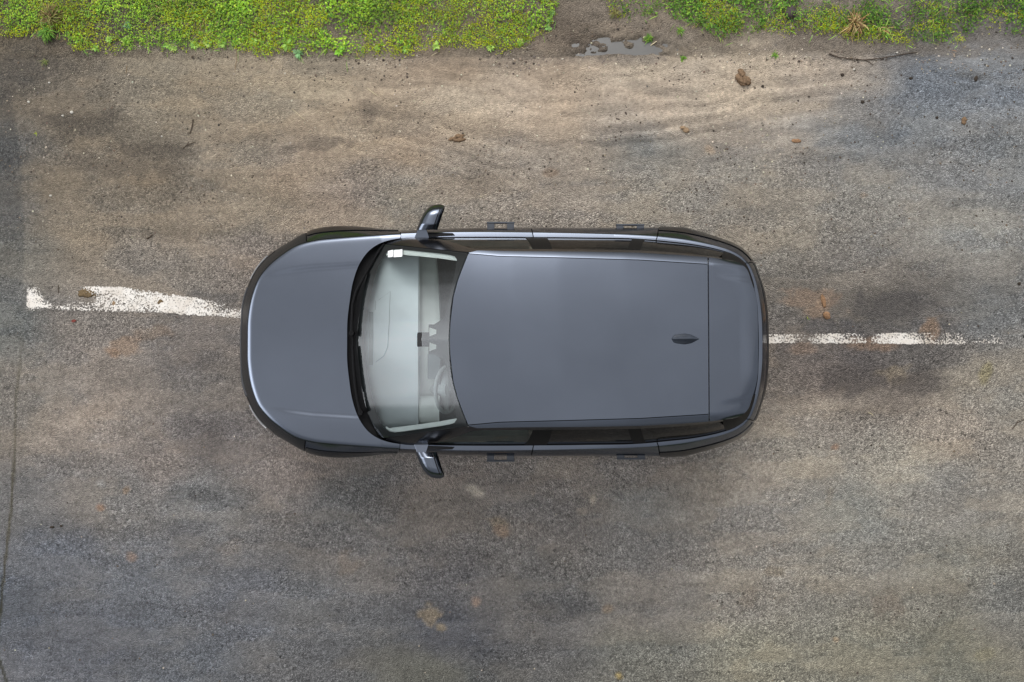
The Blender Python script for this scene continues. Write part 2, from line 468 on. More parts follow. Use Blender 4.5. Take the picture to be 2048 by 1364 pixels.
# headlights: slim lenses wrapped round the nose corners
for side in (1, -1):
    hl = panel('headlight', mir(station(np.linspace(0.62, 1.18, 24))[:, 7:10], side), M['piano'], car, offset=0.004, skirt=0.004)
    panel('light_strip', mir(station(np.linspace(0.70, 1.02, 20))[:, 8:10] * np.array([1, 1, 1]), side), M['lamp'], hl, offset=0.010, skirt=0.004)
panel('grille', around(0, 0.60, 50, slice(7, 11)), M['cladding'], front_bumper, offset=0.006, skirt=0.006)   # upper intake across the nose

# ---- hood
w_ = np.linspace(-1, 1, 161)
def hood_P(m=64, g=0.0):
    hb = CB.at(np.abs(w_) * CB.t[[i for i in range(len(CB.p)) if CB.p[i][0] == 800][0]])
    tb = CB.t[[i for i in range(len(CB.p)) if CB.p[i][0] == 800][0]]
    wf = np.abs(w_)
    hb = CB.at(wf * tb); cb = COWL.at(wf ** 1.0 * COWL.t[-1])
    q = np.linspace(0, 1, m); q = 0.5 * q + 0.5 * (1 - (1 - q) ** 2)
    q = np.concatenate([[0, 0.006, 0.016, 0.03, 0.05], np.linspace(0.08, 1, m - 5)])
    uv = hb[:, None, :] * (1 - q)[None, :, None] + cb[:, None, :] * q[None, :, None]
    u, dv = uv[..., 0], uv[..., 1]
    z = z_hood(u, dv)
    p = P3(u, dv, z); p[..., 1] *= np.sign(w_)[:, None] + (w_ == 0)[:, None]
    return p
hp = hood_P()
hood = panel('hood', hp, M['paint'], car, sharp=60)
cb_ = Builder(); cb_.grid(hp[4:-4, 3:] - np.array([0, 0, 0.035])); cb_.make('hood_gap_backing', M['void'], car)  # added black sheet under the hood, keeps its gaps dark

# ---- cowl between the hood and the windscreen
q = np.linspace(0, 1, 12)
aw = np.abs(w_)
cw = COWL.at(aw * COWL.t[-1]); gw = GB.at(aw * GB.t[-1])
cp = []
for k in q:
    uv = cw * (1 - k) + gw * k
    z0 = z_hood(cw[:, 0], cw[:, 1]) - 0.018; z1 = z_screen(gw[:, 0], gw[:, 1]) - 0.012
    cp.append(P3(uv[:, 0] - 3 + 9 * k, uv[:, 1] * np.sign(w_ + 1e-9), z0 * (1 - k) + z1 * k - 0.030 * math.sin(math.pi * k)))
cowl = panel('cowl', np.stack(cp, 1), M['black'], car, ref=(-1.3, 0, 0.5), skirt=0.01)

# ---- windscreen
def screen_uv(w, q):
    """w -1..1 across, q 0..1 from foot to top; the side edge is the pillar line"""
    a = np.abs(w)
    lo = GB.at(a * GB.t[-1]); hi = WT.at(a * WT.t[-1])
    uv = lo * (1 - q)[..., None] + hi * q[..., None]
    uv[..., 1] *= np.sign(w + 1e-9)
    return uv
W_, Q_ = np.meshgrid(np.linspace(-1, 1, 81), np.linspace(0, 1, 30), indexing='ij')
uv = screen_uv(W_, Q_)
def scr_pt(u, dv, dz=0.0): return P3(u, dv, z_screen(u, dv) + dz)
windscreen = panel('windscreen', scr_pt(uv[..., 0], uv[..., 1]), M['windscreen'], car, skirt=0, ref=(0, 0, 0.5), sharp=0)
# ceramic border: ring between the pane's rim and the clear field
clear = [(728, 0), (728.5, 20), (731, 40), (736, 70), (742, 100), (750, 130), (757, 152), (763, 166), (769, 175), (778, 181), (790, 183.2),
         (805, 182), (840, 177.8), (880, 172.8), (900, 169.6), (909, 166.5), (913.5, 160), (913, 153), (909, 132), (903, 108), (897, 80), (891.5, 55), (888, 42), (888, 20), (888, 0)]
outer = [(713, 0), (713.7, 20), (716, 35), (720.5, 70), (725.5, 100), (731.5, 131), (739, 150), (745, 163), (750, 174), (757, 188), (763, 194.3),
         (790, 191.2), (840, 185), (880, 180), (914, 175.6), (934.5, 173), (934.5, 171.5), (930, 160), (919, 132), (911, 108), (904, 80), (901, 55), (899.2, 42), (898, 20), (897.5, 0)]
fr = Builder()
for side in (1, -1):
    c_, o_ = np.array(clear), np.array(outer)
    rows = [c_ * (1 - k) + o_ * k for k in (0, 0.33, 0.66, 1.0)]
    for a, b in ((0, 1), (1, 2), (2, 3)):
        pa = scr_pt(rows[a][:, 0], rows[a][:, 1] * side, -0.006); pb = scr_pt(rows[b][:, 0], rows[b][:, 1] * side, -0.006)
        fr.grid(np.stack([pa, pb], 1))
def flat_on_screen(B_, poly_rows, dz):
    for r in poly_rows:
        pts = np.array(r, float); B_.add(scr_pt(pts[:, 0], pts[:, 1], dz), [tuple(range(len(pts)))])
# sensor block: black field with two small trapezoid openings, and the camera box
flat_on_screen(fr, [[(888, -42), (872, -32), (868, -30), (868, -24), (888, -24)], [(857, -30), (868, -30), (868, -24), (857, -24)],
                    [(857, -24), (858.5, -24), (858.5, -6), (857, -6)], [(872.5, -19), (888, -24), (888, -8), (872.5, -11)], [(858.5, -24), (888, -24), (872.5, -19), (858.5, -24)],
                    [(858.5, -6), (872.5, -11), (888, -8), (888, -6)],
                    [(857, -6), (888, -6), (888, 6), (857, 6)],
                    [(858.5, 6), (888, 6), (888, 8), (872.5, 11)], [(872.5, 11), (888, 8), (888, 24), (872.5, 19)], [(858.5, 24), (872.5, 19), (888, 24), (858.5, 24)][:3],
                    [(857, 6), (858.5, 6), (858.5, 24), (857, 24)], [(857, 24), (868, 24), (868, 30), (857, 30)], [(868, 24), (888, 24), (888, 42), (872, 32), (868, 30)]], -0.005)
fr.make('black_border', M['frit'], windscreen, smooth=False)
bx = Builder(); c0 = scr_pt(847, 0, -0.03)
bx.tube([(c0[0] - 0.035, -0.045, c0[2]), (c0[0] - 0.035, 0.045, c0[2])], 0.012, 8)
bx.box((c0[0], 0, c0[2] + 0.004), (0.085, 0.105, 0.028)); bx.box((c0[0] + 0.09, 0, c0[2] + 0.03), (0.11, 0.04, 0.02))
bx.make('sensor_housing', M['frit'], windscreen)
for (a, b) in (((775, 497), (785, 511)), ((786.5, 496), (804, 511))):
    st = Builder()
    u0, v0, u1, v1 = a[0], 679 - a[1], b[0], 679 - b[1]
    st.add(scr_pt(np.array([u0, u1, u1, u0]), np.array([v0 - 2, v0, v1, v1 - 1]), 0.002), [(0, 1, 2, 3)])
    st.make('sticker', M['sticker'], windscreen, smooth=False)

# ---- roof, its side rails and the spoiler
W_, Q_ = np.meshgrid(np.linspace(-1, 1, 61), np.linspace(0, 1, 50), indexing='ij')
uf = np.interp(np.abs(W_) * 171, WT.p[:, 1], WT.p[:, 0]) + 2.0
u = uf + (1416.2 - uf) * Q_
dv = W_ * (seam(u) - 0.7)
roof = panel('roof', P3(u, dv, z_roof(u, dv)), M['paint'], car, skirt=0.02, ref=(0.3, 0, 0.5), sharp=40)
for side in (1, -1):
    W2, Q2 = np.meshgrid(np.linspace(0, 1, 9), np.linspace(0, 1, 60), indexing='ij')
    u = 938 + (1416.2 - 938) * Q2
    d0, d1 = seam(u) + 0.8, r_edge(u)
    d1 = np.minimum(d1, d0 + 0.8 + (u - 936) * 0.35)
    dv = (d0 + (d1 - d0) * W2)
    panel('roof_rail', P3(u, dv * side, z_roof(u, dv)), M['paint'], car, skirt=0.03, ref=(0.3, 0.3 * side, 0.9), sharp=40)
W3, Q3 = np.meshgrid(np.linspace(-1, 1, 81), np.linspace(0, 1, 26), indexing='ij')
aw3 = np.abs(W3)
tr = np.interp(aw3, [0, 1], [RE.t[-1], RE.kt[1]])
rear_c = RE.at(tr)
fu, fd = 1418.6 + 0 * aw3, aw3 * 164.3
u = fu + (rear_c[..., 0] - fu) * Q3; dv = fd + (rear_c[..., 1] - fd) * Q3
zs = z_roof(u, dv)
crz = np.interp(u, [1420, 1503], [128, 117])
zs = zs - 0.010 * sstep(-3, 5, dv - crz) * sstep(1425, 1480, u) - 0.016 * Q3 ** 6
spoiler = panel('spoiler', P3(u, dv * np.sign(W3 + 1e-9), zs), M['paint'], car, skirt=0.03, ref=(1.6, 0, 1.2), sharp=40)

ab = Builder()                        # body frame under the roof seams
W_, Q_ = np.meshgrid(np.linspace(-1, 1, 31), np.linspace(0, 1, 40), indexing='ij')
u = 944 + (1440 - 944) * Q_
dvv = W_ * np.minimum(np.interp(u, RE.p[:, 0], RE.p[:, 1]) - 6, 166)
ab.grid(P3(u, dvv, z_roof(u, np.abs(dvv)) - 0.034))
ab.make('roof_lining', M['cream'], car)

fin = Builder()                       # shark-fin antenna
for k, (fu_, hw, hz) in enumerate([]): pass
fu_ = np.linspace(1345, 1399, 22); rows = []
tt = (fu_ - 1345) / 54
hw = np.interp(tt, [0, 0.04, 0.15, 0.45, 0.7, 0.9, 1], [4.5, 7.5, 9.5, 11.5, 9.0, 3.2, 0.3])
hz = np.interp(tt, [0, 0.06, 0.3, 0.7, 0.92, 1], [0.016, 0.030, 0.048, 0.062, 0.050, 0.002])
for i in range(len(fu_)):
    zc = float(z_roof(fu_[i], 0)) - 0.003
    prof = [(-1, 0), (-0.94, 0.16), (-0.6, 0.32), (-0.25, 0.62), (-0.09, 0.95), (0, 1), (0.09, 0.95), (0.25, 0.62), (0.6, 0.32), (0.94, 0.16), (1, 0)]
    rows.append([P3(fu_[i], p * hw[i], zc + h * hz[i]) for p, h in prof])
fin.grid(np.array(rows)); f_ = rows[0]; fin.add(f_, [tuple(range(len(f_)))])
fin.make('antenna_fin', M['handle'], car, sharp=50)

# ---- side glass and pillars
PAIRS = [((772, 199.5), (772, 193.4)), ((800, 206), (800, 190)), ((870, 207.5), (870, 181.2)), ((934, 208), (934, 174)), ((1000, 208), (1000, 174.5)), ((1067, 207.5), (1067, 173.8)),
         ((1170, 206.5), (1170, 173)), ((1280, 204), (1280, 171.5)), ((1335, 199), (1332, 168.5)), ((1390, 192.5), (1385, 164.5)), ((1436, 183), (1430, 160)), ((1463, 174.5), (1452, 156.5)),
         ((1478, 167), (1462, 153)), ((1491, 156), (1472, 146)), ((1504, 128), (1480, 125)), ((1511, 99), (1484, 97)), ((1517, 40), (1486, 40)), ((1518, 0), (1486, 0))]
GLO = Curve([[p[0] for p in PAIRS]]); GHI = Curve([[p[1] for p in PAIRS]])
_gu = GLO.at(np.linspace(0, GLO.t[-1], 900))[:, 0]
def frac_u(u): return np.interp(u, np.maximum.accumulate(_gu) + np.arange(900) * 1e-7, np.linspace(0, 1, 900))
def GS(f, b):
    f = np.asarray(f, float); b = np.asarray(b, float)
    lo = GLO.at(f * GLO.t[-1])
    hi = np.stack([np.interp(f * GLO.t[-1], GLO.t, GHI.p[:, 0]), np.interp(f * GLO.t[-1], GLO.t, GHI.p[:, 1])], -1)
    zlo = np.interp(lo[..., 0], [772, 800, 900, 1067, 1313, 1491, 1518], [1.052, 1.058, 1.056, 1.054, 1.063, 1.068, 1.068]) - 0.006
    zhi = np.where(hi[..., 0] < 934, z_screen(np.minimum(hi[..., 0], 934), hi[..., 1]) - 0.002, z_roof(hi[..., 0], np.minimum(hi[..., 1], seam(hi[..., 0]) + 8)) - 0.022)
    zhi = np.where(hi[..., 0] > 1440, np.minimum(zhi, 1.60), zhi)
    p0 = P3(lo[..., 0], lo[..., 1], zlo); p1 = P3(hi[..., 0], hi[..., 1], zhi)
    p = p0 * (1 - b)[..., None] + p1 * b[..., None]
    bul = 0.022 * np.sin(np.pi * b) * np.clip((p1 - p0)[..., 2] / 0.5, 0, 1)
    p[..., 1] += bul
    return p
def side_patch(u0, u1, t0, t1, b0, b1, n=30, m=10):
    """patch of the glasshouse side: foot from u0 to u1, head from t0 to t1, between heights b0 and b1 (0..1; callables of u allowed)"""
    X, B = np.meshgrid(np.linspace(0, 1, n), np.linspace(0, 1, m), indexing='ij')
    ub = u0 + (u1 - u0) * X
    lo = b0(ub) if callable(b0) else b0; hi = b1(ub) if callable(b1) else b1
    b = lo + (hi - lo) * B
    uu = (u0 + (u1 - u0) * X) * (1 - b) + (t0 + (t1 - t0) * X) * b
    return GS(frac_u(uu), b)
apil = lambda u: np.interp(u, [772, 800, 842, 905, 945, 970], [0.0, 0.0, 0.02, 0.62, 0.86, 0.90])
for side, D, QP in ((1, DN, QN), (-1, DS, QS)):
    rf = (0.2, 0.2 * side, 1.2)
    def sp(name, mat, par, *a, off=0.0, sk=0.0, **k):
        return panel(name, mir(side_patch(*a, **k), side), mat, par, skirt=sk, ref=rf, offset=off)
    sp('window', M['side_glass'], D[0], 836, 1058, 836, 1078, 0.03, 0.95)
    sp('window', M['privacy'], D[1], 1078, 1276, 1096, 1262, 0.03, 0.95)
    sp('quarter_window', M['privacy'], QP, 1284, 1476, 1272, 1440, 0.03, 0.95)
    sp('pillar', M['piano'], car, 773, 985, 773, 985, apil, 1.0, off=0.004, sk=0.004, n=60)
    sp('pillar', M['black'], car, 1048, 1092, 1068, 1106, 0.0, 0.93, off=0.003, sk=0.003)
    sp('pillar', M['black'], car, 1268, 1292, 1254, 1280, 0.0, 0.93, off=0.003, sk=0.003)
    sp('drip_rail', M['piano'], car, 975, 1470, 975, 1452, 0.90, 1.0, off=0.006, sk=0.005, n=60, m=4)
    sp('window_seal', M['black'], car, 842, 1470, 842, 1470, 0.0, 0.055, off=0.005, sk=0.005, n=60, m=4)
    f0_, f1_ = float(frac_u(1452.0)), float(frac_u(1509.5))
    X, B = np.meshgrid(np.linspace(0, 1, 40), np.linspace(0, 1, 8), indexing='ij')
    panel('pillar', mir(GS(f0_ + (f1_ - f0_) * X, B), side), M['black'], car, skirt=0.004, ref=(0.6, 0.1 * side, 1.2), offset=0.003)
X, B = np.meshgrid(np.linspace(0, 1, 24), np.linspace(0, 1, 8), indexing='ij')
f0 = float(frac_u(1508.0))
half = GS(f0 + (1 - f0) * X, B)
panel('rear_window', np.concatenate([half, mir(half, -1)[::-1][1:]]), M['privacy'], tailgate, skirt=0, ref=(1.2, 0, 1.2))

# ---- door handles: a bar held off the door by two feet
for side, D in ((1, DN), (-1, DS)):
    for door, (u0, u1, o, i_) in zip(D, ((973.5, 1029, 239.6, 226), (1232.5, 1289.5, 235.3, 222))):
        z = 0.87; hb = Builder()
        a, b = P3(u0, o, z), P3(u1, o, z); c, d = P3(u0, i_, z), P3(u1, i_, z)
        ln = b[0] - a[0]
        y0, y1 = c[1], a[1]
        hb.box(((a[0] + b[0]) / 2, side * (y1 - 0.0065), z), (ln, 0.013, 0.030))
        hb.box((a[0] + 0.033, side * ((y0 + y1 - 0.013) / 2), z), (0.060, y1 - 0.013 - y0, 0.024))
        hb.box((b[0] - 0.033, side * ((y0 + y1 - 0.013) / 2), z), (0.060, y1 - 0.013 - y0, 0.024))
        h = hb.make('handle', M['handle'], door, smooth=False)
        bv = h.modifiers.new('soften', 'BEVEL'); bv.width = 0.003; bv.segments = 2

# ---- door mirrors
def mirror_part(side):
    fr_ = np.array([(832, 223), (835, 232), (840.5, 246), (847, 258), (854, 266.5), (861, 271.5), (867, 273.8), (876, 274.6)])
    re_ = np.array([(874.5, 223), (877.5, 232), (882, 246), (886, 258), (888.5, 264), (889.2, 268.5), (888.8, 271.3), (882, 274.4)])
    d = np.linspace(222.6, 274.5, 34)
    uf_ = np.interp(d, fr_[:, 1], fr_[:, 0]); ur_ = np.interp(d, re_[:, 1], re_[:, 0])
    hh = 0.098 * np.clip(1 - np.clip((d - 250) / 25.5, 0, 1) ** 2.6, 0.02, 1) * np.clip(0.72 + (d - 222.6) / 40, 0, 1)
    rows = []
    nn = 28
    for i in range(len(d)):
        c_, a_ = (uf_[i] + ur_[i]) / 2, (ur_[i] - uf_[i]) / 2
        ring = []
        for k in range(nn):
            t = 2 * math.pi * k / nn
            ct, st_ = math.cos(t), math.sin(t)
            px = (abs(ct) ** 0.55 if ct > 0 else abs(ct) ** 0.95) * (1 if ct > 0 else -1)
            pz = abs(st_) ** 0.75 * (1 if st_ > 0 else -1)
            ring.append(P3(c_ + a_ * px, d[i] * side, 1.10 + hh[i] * pz * (0.80 if pz < 0 else 1)))
        rows.append(ring + [ring[0]])
    b = Builder(); rows = np.array(rows); b.grid(rows)
    b.add(rows[0][:-1], [tuple(range(nn))]); b.add(rows[-1][:-1], [tuple(range(nn))])
    mb = b.make('side_mirror', M['paint'], car, sharp=55)
    g = Builder()                    # the glass and its dark rim on the rear face
    dd = np.linspace(227, 268, 20)
    ur2 = np.interp(dd, re_[:, 1], re_[:, 0]); h2 = np.interp(dd, d, hh) * 0.82
    g.grid(np.array([[P3(ur2[i] + 0.7, dd[i] * side, 1.10 + h2[i] * k * (0.8 if k < 0 else 1)) for k in (-0.9, -0.5, 0, 0.5, 0.9)] for i in range(20)]))
    g.make('mirror_glass', M['mirror'], mb)
    s_ = Builder()
    a0 = [P3(ur_[i] - 8.0 - 1.0, d[i] * side, 1.10 + hh[i] * 1.0 * 0.985 + 0.003) for i in range(1, 29)]
    s_.tube(a0, 0.0035, 6); s_.make('mirror_trim', M['piano'], mb)
    ab_ = Builder()
    lo = [(828, 206), (858, 206), (852, 227), (836, 227)]
    for zt, zb_ in ((1.085, 1.035),):
        top = [P3(p, q * side, zt + (0.0 if q < 215 else 0.012)) for p, q in lo]; bot = [P3(p, q * side, zb_) for p, q in lo]
        ab_.add(top + bot, [(0, 1, 2, 3), (7, 6, 5, 4), (0, 4, 5, 1), (1, 5, 6, 2), (2, 6, 7, 3), (3, 7, 4, 0)])
    a = ab_.make('mirror_arm', M['paint'], mb, smooth=False)
    bv = a.modifiers.new('soften', 'BEVEL'); bv.width = 0.004; bv.segments = 2
    f = Builder()
    fo = [(852, 218), (905, 216.5), (909, 212.5), (856, 209)]
    top = [P3(p, q * side, 1.066) for p, q in fo]; bot = [P3(p, q * side, 1.035) for p, q in fo]
    f.add(top + bot, [(0, 1, 2, 3), (7, 6, 5, 4), (0, 4, 5, 1), (1, 5, 6, 2), (2, 6, 7, 3), (3, 7, 4, 0)])
    f.make('mirror_foot', M['piano'], mb, smooth=False)
mirror_part(1); mirror_part(-1)

# ---- wipers lying along the foot of the windscreen
def wpt(u, v, dz):
    dv = 679.0 - v
    ub = np.interp(abs(dv), GB.p[:, 1], GB.p[:, 0])
    z = float(z_screen(max(u, ub), dv)) if u > ub else float(z_screen(ub, dv)) - 0.006
    return P3(u, dv, z + dz)
def wiper(blade, arm):
    b = Builder()
    b.tube([wpt(*p, 0.030) for p in arm], [0.014] + [0.011] * (len(arm) - 2) + [0.007], 8)
    p0 = wpt(*arm[0], 0.02); b.tube([(p0[0], p0[1], p0[2] - 0.03), (p0[0], p0[1], p0[2] + 0.022)], 0.020, 14)
    root = b.make('wiper', M['black'], car)
    k = Builder()
    k.tube([wpt(*p, 0.016) for p in blade], [0.004] + [0.008] * (len(blade) - 2) + [0.004], 6)
    k.make('wiper_blade', M['black'], root)
wiper([(767, 484), (756, 500), (745, 519), (733, 541), (722, 563), (712, 590), (708, 612), (706, 640)], [(703.5, 664), (703.5, 640), (705, 605), (712, 580), (724, 557), (733, 541)])
wiper([(705, 640), (705, 668), (706.5, 700), (709, 735), (713, 765), (717.5, 783)], [(722, 822), (716, 800), (711, 770), (708, 735), (706.5, 712), (705, 690)])

# ---- cabin
db = Builder()
uu = np.array([722, 735, 760, 800, 826, 836, 839, 839.5]); zz = np.array([1.075, 1.068, 1.050, 1.020, 1.012, 1.008, 0.990, 0.960])
dvs = np.linspace(-178, 178, 41); rows = []
for d in dvs:
    ub = np.interp(abs(d), GB.p[:, 1], GB.p[:, 0])
    k = np.clip((uu - 722) / (839.5 - 722), 0, 1)
    u = (ub + 8) * (1 - k) + uu[-1] * k + 0 * uu
    z = zz - 0.010 * (abs(d) / 178) ** 2 + 0.010 * np.exp(-((d + 95) / 45) ** 2) * np.clip(k * 2 - 1, 0, 1)
    rows.append(P3(u, d, z))
db.grid(np.array(rows))
dash = db.make('dashboard', M['dash'], car, sharp=50)
fb = Builder()                        # lower fascia shelf
rows = []
for d in np.linspace(-176, 176, 31):
    wv = 6 * math.sin(d / 40.0)
    rows.append([P3(840, d, 0.955), P3(846, d, 0.93), P3(868, d, 0.90), P3(880 - 10 * (d / 176) ** 2, d, 0.87), P3(882 - 10 * (d / 176) ** 2, d, 0.72), P3(850, d, 0.45)])
fb.grid(np.array(rows)); fb.make('fascia', M['cream'], dash, sharp=50)
tb_ = Builder(); tb_.tube([P3(838.5, d, 0.985) for d in np.linspace(-30, 168, 20)], 0.006, 6); tb_.make('vent_strip', M['cream'], dash)
for line in ([(757, 99), (751, 84), (750, 62)], [(780, 99), (757, 82)], [(780, 99), (778, 40), (775, -12), (768, -30), (752, -42)]):
    ln_ = Builder(); ln_.tube([P3(a, b, float(np.interp(a, uu, zz)) + 0.003 - 0.010 * (b / 178) ** 2) for a, b in line], 0.0022, 5); ln_.make('dash_seam', M['dash_dark'], dash)
sp_ = Builder()                       # speaker grille slot and access panel outline
for (a, b) in (((745, 40), (745, -62)), ((763, 106), (763, -40))): pass
sp_.box(P3(742, 5, 1.066), (0.030, 0.42, 0.006)); sp_.make('defroster_vent', M['dash_dark'], dash, smooth=False)
scn = Builder(); c_ = P3(868, -51, 0.985)
scn.box((c_[0], c_[1], c_[2]), (0.10, 0.20, 0.02)); sc_o = scn.make('centre_screen', M['screen'], dash, smooth=False)
bn = Builder(); c_ = P3(862, -138, 0.99)
rows = []
for i in range(9):
    th = math.pi * i / 8
    rows.append([(c_[0] - 0.10 + 0.17 * k, c_[1] + 0.115 * math.cos(th), c_[2] - 0.03 + 0.055 * math.sin(th) * (0.7 + 0.3 * k)) for k in (0, 0.5, 1)])
bn.grid(np.array(rows)); bn.make('instrument_hood', M['cream'], dash)
sw = Builder(); cs = Vector((-0.53, -0.395, 0.93)); ax = Vector((0.92, 0, 0.40)).normalized()
e1 = Vector((0, 1, 0)); e2 = ax.cross(e1).normalized()
sw.tube([cs + (e1 * math.cos(t) + e2 * math.sin(t)) * 0.185 for t in [2 * math.pi * k / 40 for k in range(40)]], 0.016, 10, closed=True)
for ang in (0, math.pi, -math.pi / 2): sw.tube([cs - ax * 0.02, cs + (e1 * math.cos(ang) + e2 * math.sin(ang)) * 0.18], [0.045, 0.016], 8)
sw.tube([cs - ax * 0.25, cs + ax * 0.01], [0.03, 0.055], 12)
sw.make('steering_wheel', M['seat'], car)
def car_seat(x, y, wd):
    b = Builder()
    prof_s = [(-0.26, 0.50), (-0.28, 0.57), (-0.22, 0.62), (0.0, 0.60), (0.20, 0.58), (0.24, 0.5)]
    prof_b = [(0.18, 0.55), (0.20, 0.62), (0.27, 0.85), (0.34, 1.10), (0.36, 1.18), (0.42, 1.18), (0.43, 1.1), (0.34, 0.6)]
    for pr in (prof_s, prof_b):
        ys = np.linspace(-1, 1, 9)
        rows = [[(x + px, y + k * wd / 2 * (1 if abs(k) < 1 else 0.97), pz - 0.03 * max(0, 1 - abs(abs(k) - 0.5) * 4) * 0.5) for px, pz in pr] for k in ys]
        b.grid(np.array(rows)); b.add(rows[0], [tuple(range(len(pr)))]); b.add(rows[-1], [tuple(range(len(pr)))])
    for k in (-0.05, 0.05): b.tube([(x + 0.39, y + k, 1.15), (x + 0.41, y + k, 1.26)], 0.007, 6)
    o = b.make('seat', M['seat'], car)
    h = Builder(); h.box((x + 0.41, y, 1.29), (0.10, 0.25, 0.15)); ho = h.make('headrest', M['seat'], o, smooth=True)
    bv = ho.modifiers.new('soften', 'BEVEL'); bv.width = 0.035; bv.segments = 4
car_seat(-0.10, -0.38, 0.50); car_seat(-0.10, 0.38, 0.50)
car_seat(0.82, -0.38, 0.56); car_seat(0.82, 0.38, 0.56)
fl = Builder(); fl.box((0.35, 0, 0.33), (2.6, 1.56, 0.06)); fl.box((-0.15, 0, 0.50), (1.1, 0.22, 0.34)); fl.make('cabin_floor', M['carpet'], car, smooth=False)
for side in (1, -1):                  # door cards, pale along their tops
    b = Builder()
    for s0, s1 in ((3.02, 3.97), (4.03, 4.97)):
        pp = station(np.linspace(s0, s1, 20))
        top = pp[:, 0] * np.array([1, 1, 1]) + np.array([0, -0.014, 0.0]); inn = top + np.array([0, -0.055, -0.03]); bot = top + np.array([0, -0.05, -0.55])
        b.grid(mir(np.stack([top, inn, bot], 1), side))
    b.make('door_card', M['dash_dark'], car)
    b = Builder()                     # pillar trim just inside the windscreen's sides
    pts = [(772, 182), (780, 186), (793, 184.5), (840, 179.5), (880, 174.5), (917, 168.5)]
    b.grid(np.array([[scr_pt(u, (d + 3) * side, -0.014), scr_pt(u, d * side, -0.016), scr_pt(u, (d - 6) * side, -0.022), scr_pt(u, (d - 11.5) * side, -0.030), scr_pt(u, (d - 11) * side, -0.07)] for u, d in pts]))
    b.make('pillar_trim', M['cream'], car)

# ---- underbody and wheels
ub_ = Builder()
ub_.box((0, 0, 0.27), (2.0, 1.55, 0.12)); ub_.box((-1.42, 0, 0.50), (1.25, 1.15, 0.50)); ub_.box((1.42, 0, 0.48), (1.10, 1.15, 0.5))
ub_.make('underbody', M['void'], car, smooth=False)
def wheel(x, y, first=None):
    sd = 1 if y > 0 else -1
    root = bpy.data.objects.new('wheel', None); COL.objects.link(root); root.parent = car; root.location = (x, y, WR)
    if first:
        for ch in first.children:
            c2 = ch.copy(); COL.objects.link(c2); c2.parent = root
            c2.scale = (1, sd, 1)
        return root
    b = Builder()
    b.lathe_y([(0.245, -0.11), (0.30, -0.118), (0.345, -0.112), (0.362, -0.09), (0.365, -0.04), (0.365, 0.04), (0.362, 0.09), (0.345, 0.112), (0.30, 0.118), (0.245, 0.11)], (0, 0, 0), 56)
    b.make('tyre', M['rubber'], root)
    b = Builder()
    b.lathe_y([(0.245, -0.10), (0.235, 0.0), (0.238, 0.095), (0.248, 0.108), (0.238, 0.112), (0.228, 0.095), (0.222, 0.0), (0.222, -0.10)], (0, 0, 0), 56)
    b.lathe_y([(0.001, 0.105), (0.05, 0.105), (0.065, 0.085), (0.065, 0.03), (0.001, 0.02)], (0, 0, 0), 30)
    for k in range(5):
        t = 2 * math.pi * k / 5
        for o in (-0.10, 0.10):
            b.tube([(0.05 * math.cos(t), 0.09, 0.05 * math.sin(t)), (0.235 * math.cos(t + o), 0.098, 0.235 * math.sin(t + o))], [0.020, 0.016], 6)
    b.make('rim', M['alloy'], root)
    return root
w0 = wheel(WX[0], 0.80)
for x, y in ((WX[0], -0.80), (WX[1], 0.80), (WX[1], -0.80)): wheel(x, y, w0)
